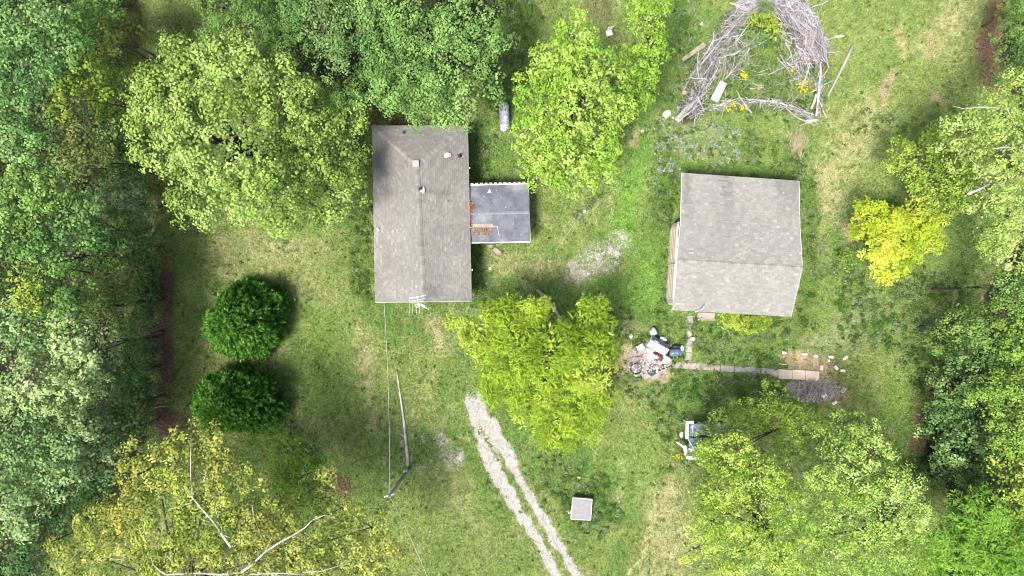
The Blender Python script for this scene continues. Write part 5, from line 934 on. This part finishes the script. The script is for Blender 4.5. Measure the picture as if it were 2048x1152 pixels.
RW = [([(1940, 640, 45, -3), (1985, 670, 45, -2), (1900, 690, 36, -4)], 'bright_d', 'tangled green tree right of the lawn, mid height'), ([(2025, 640, 45), (2035, 700, 42)], 'bright', 'bright green tree at the right edge, just below middle'), ([(2020, 570, 34, -2), (2045, 590, 28)], 'mid', 'mid green tree under the pale one at the right edge'), ([(1925, 770, 48, -2), (1960, 740, 45, -2), (1900, 820, 40, -3)], 'oak', 'mid green tree beside the brown strip'),
      ([(2015, 800, 58), (2040, 870, 50), (1985, 780, 34, -1)], 'bright', 'bright yellow green tree at the right edge'), ([(2030, 940, 48), (2045, 1000, 36)], 'lime_d', 'yellowest tree at the right edge beneath the bright one'), ([(1925, 880, 55, -3), (1880, 860, 34, -4), (1900, 930, 40, -4)], 'blue', 'blue green thicket tree between the brown strip and the wood'), ([(1975, 900, 30, -6), (1980, 960, 34, -6)], 'dark', 'low dark tree in the shaded gap at the right'), ([(1855, 950, 34, -5)], 'dark_g', 'low dark green tree above the fan leaved ones')]
GRN['lime_d'] = [(.12, .20, .025), (.18, .26, .035), (.24, .31, .06)]
for lob, ck, lab in RW: tree('woodland_tree', lab, 'tree', wood_lobes([(l[0], l[1], l[2]*1.15)+tuple(l[3:]) for l in lob], 1850, -1, 9.5), GRN[ck], zt=0, r0=.085, puff=hr.uniform(.4, .55), L=hr.uniform(.15, .19), dens=.85, gap=.16, spread=.2, group='trees of the right wood')
tree('cypress_tree', 'vivid green tree with feathery fan sprays in the bottom right corner', 'tree', [(1960, 1040, 62), (1920, 1090, 60, -1), (2000, 1100, 70), (1950, 1140, 60, -1), (2040, 1060, 45), (1870, 1130, 40, -2), (1930, 1020, 34, -1.5), (2040, 1140, 45)], G_['cyp'], (1980, 1100), 10, .26, puff=.6, L=.28, wid=.22, dens=.85, style='feather', flat=.7, gap=.16)
tree('pale_tree', 'large loose pale green tree right of the collapsed shelter, left half', 'tree', [(1470, 920, 58), (1520, 960, 65), (1570, 1000, 55), (1440, 980, 52, -1), (1430, 1050, 55, -1), (1490, 1060, 62), (1470, 1120, 60), (1550, 1090, 50), (1580, 1140, 55), (1400, 1000, 30, -2), (1400, 1100, 36, -2.5), (1420, 900, 28, -2)], [(.12, .21, .02), (.19, .30, .04), (.27, .38, .09), (.22, .29, .03)], (1500, 1020), 10, .28, puff=.42, L=.13, dens=.6, gap=.28, spread=.26, fill=.32)
tree('pale_tree', 'large loose pale green tree beside the right wood, right half of the pair', 'tree', [(1680, 900, 55, -.5), (1740, 900, 52, -.5), (1720, 960, 60), (1790, 960, 50), (1780, 1030, 62), (1700, 1040, 65), (1830, 1040, 48, -1), (1740, 1110, 65), (1670, 1120, 60), (1820, 1110, 50, -1), (1640, 960, 36, -1.5), (1690, 850, 36, -2), (1740, 870, 30, -1), (1630, 1080, 30, -1)], [(.12, .22, .03), (.19, .31, .055), (.28, .40, .12)], (1730, 1010), 10.5, .28, puff=.44, L=.13, dens=.6, gap=.26, spread=.26, fill=.32)
tree('small_tree', 'mid green tree over the collapsed shelter', 'tree', [(1450, 850, 42), (1500, 830, 42), (1550, 820, 42), (1422, 893, 22, -1), (1412, 862, 16, -2), (1405, 905, 16, -2), (1425, 912, 20, -1), (1600, 840, 44), (1590, 890, 42), (1540, 790, 26, -1)], [(.09, .155, .022), (.13, .21, .035), (.19, .27, .06)], (1530, 850), 5.5, .1, puff=.4, L=.14, dens=.9, gap=.12)
tree('shrub', 'yellow green shrub along the lower eave of the garage', 'shrub', [(1455, 640, 14), (1480, 645, 16), (1505, 647, 16), (1525, 642, 10)], G_['yel'], (1490, 640), 1.5, .04, puff=.2, L=.13, wid=.4, dens=.8, style='feather')
tree('shrub', 'small leafy shrub alone on the grass right of the garage corner', 'shrub', [(1692, 512, 13), (1700, 530, 9)], G_['bright'], None, .9, .03, puff=.16, L=.11, dens=.8)
tree('shrub', 'low yellowish bush by the upper twigs of the brush heap', 'shrub', [(1500, 38, 12), (1535, 40, 16), (1548, 60, 13)], G_['yel'], None, 1.7, .04, puff=.18, L=.11, dens=.7)
tree('shrub', 'dark green bush at the top of the brush ring', 'shrub', [(1527, 20, 16)], G_['mid'], None, 1.8, .04, puff=.2, L=.1, dens=.8)
# fallen branches at the left wood edge
for pts, lab in (([(300, 818), (318, 813), (342, 812)], 'bare brown branch reaching from the left wood towards the lower evergreen'), ([(302, 824), (308, 835), (313, 844)], 'short bare branch under the brown one at the wood edge')): big(pts, .05, .02, lab, .4, M_wood, 'branch', 'branch')
tr_ = sum(len(o.data.polygons)*(2 if o.data.polygons and len(o.data.polygons[0].vertices) == 4 else 1) for o in bpy.data.objects if o.type == 'MESH'); open('/tmp/tris.txt', 'w').write(str(tr_)+chr(10)+chr(10).join(str((len(o.data.polygons), o.name, (o.parent or o).get('label'))) for o in sorted([o for o in bpy.data.objects if o.type == 'MESH'], key=lambda o: -len(o.data.polygons))[:25]))
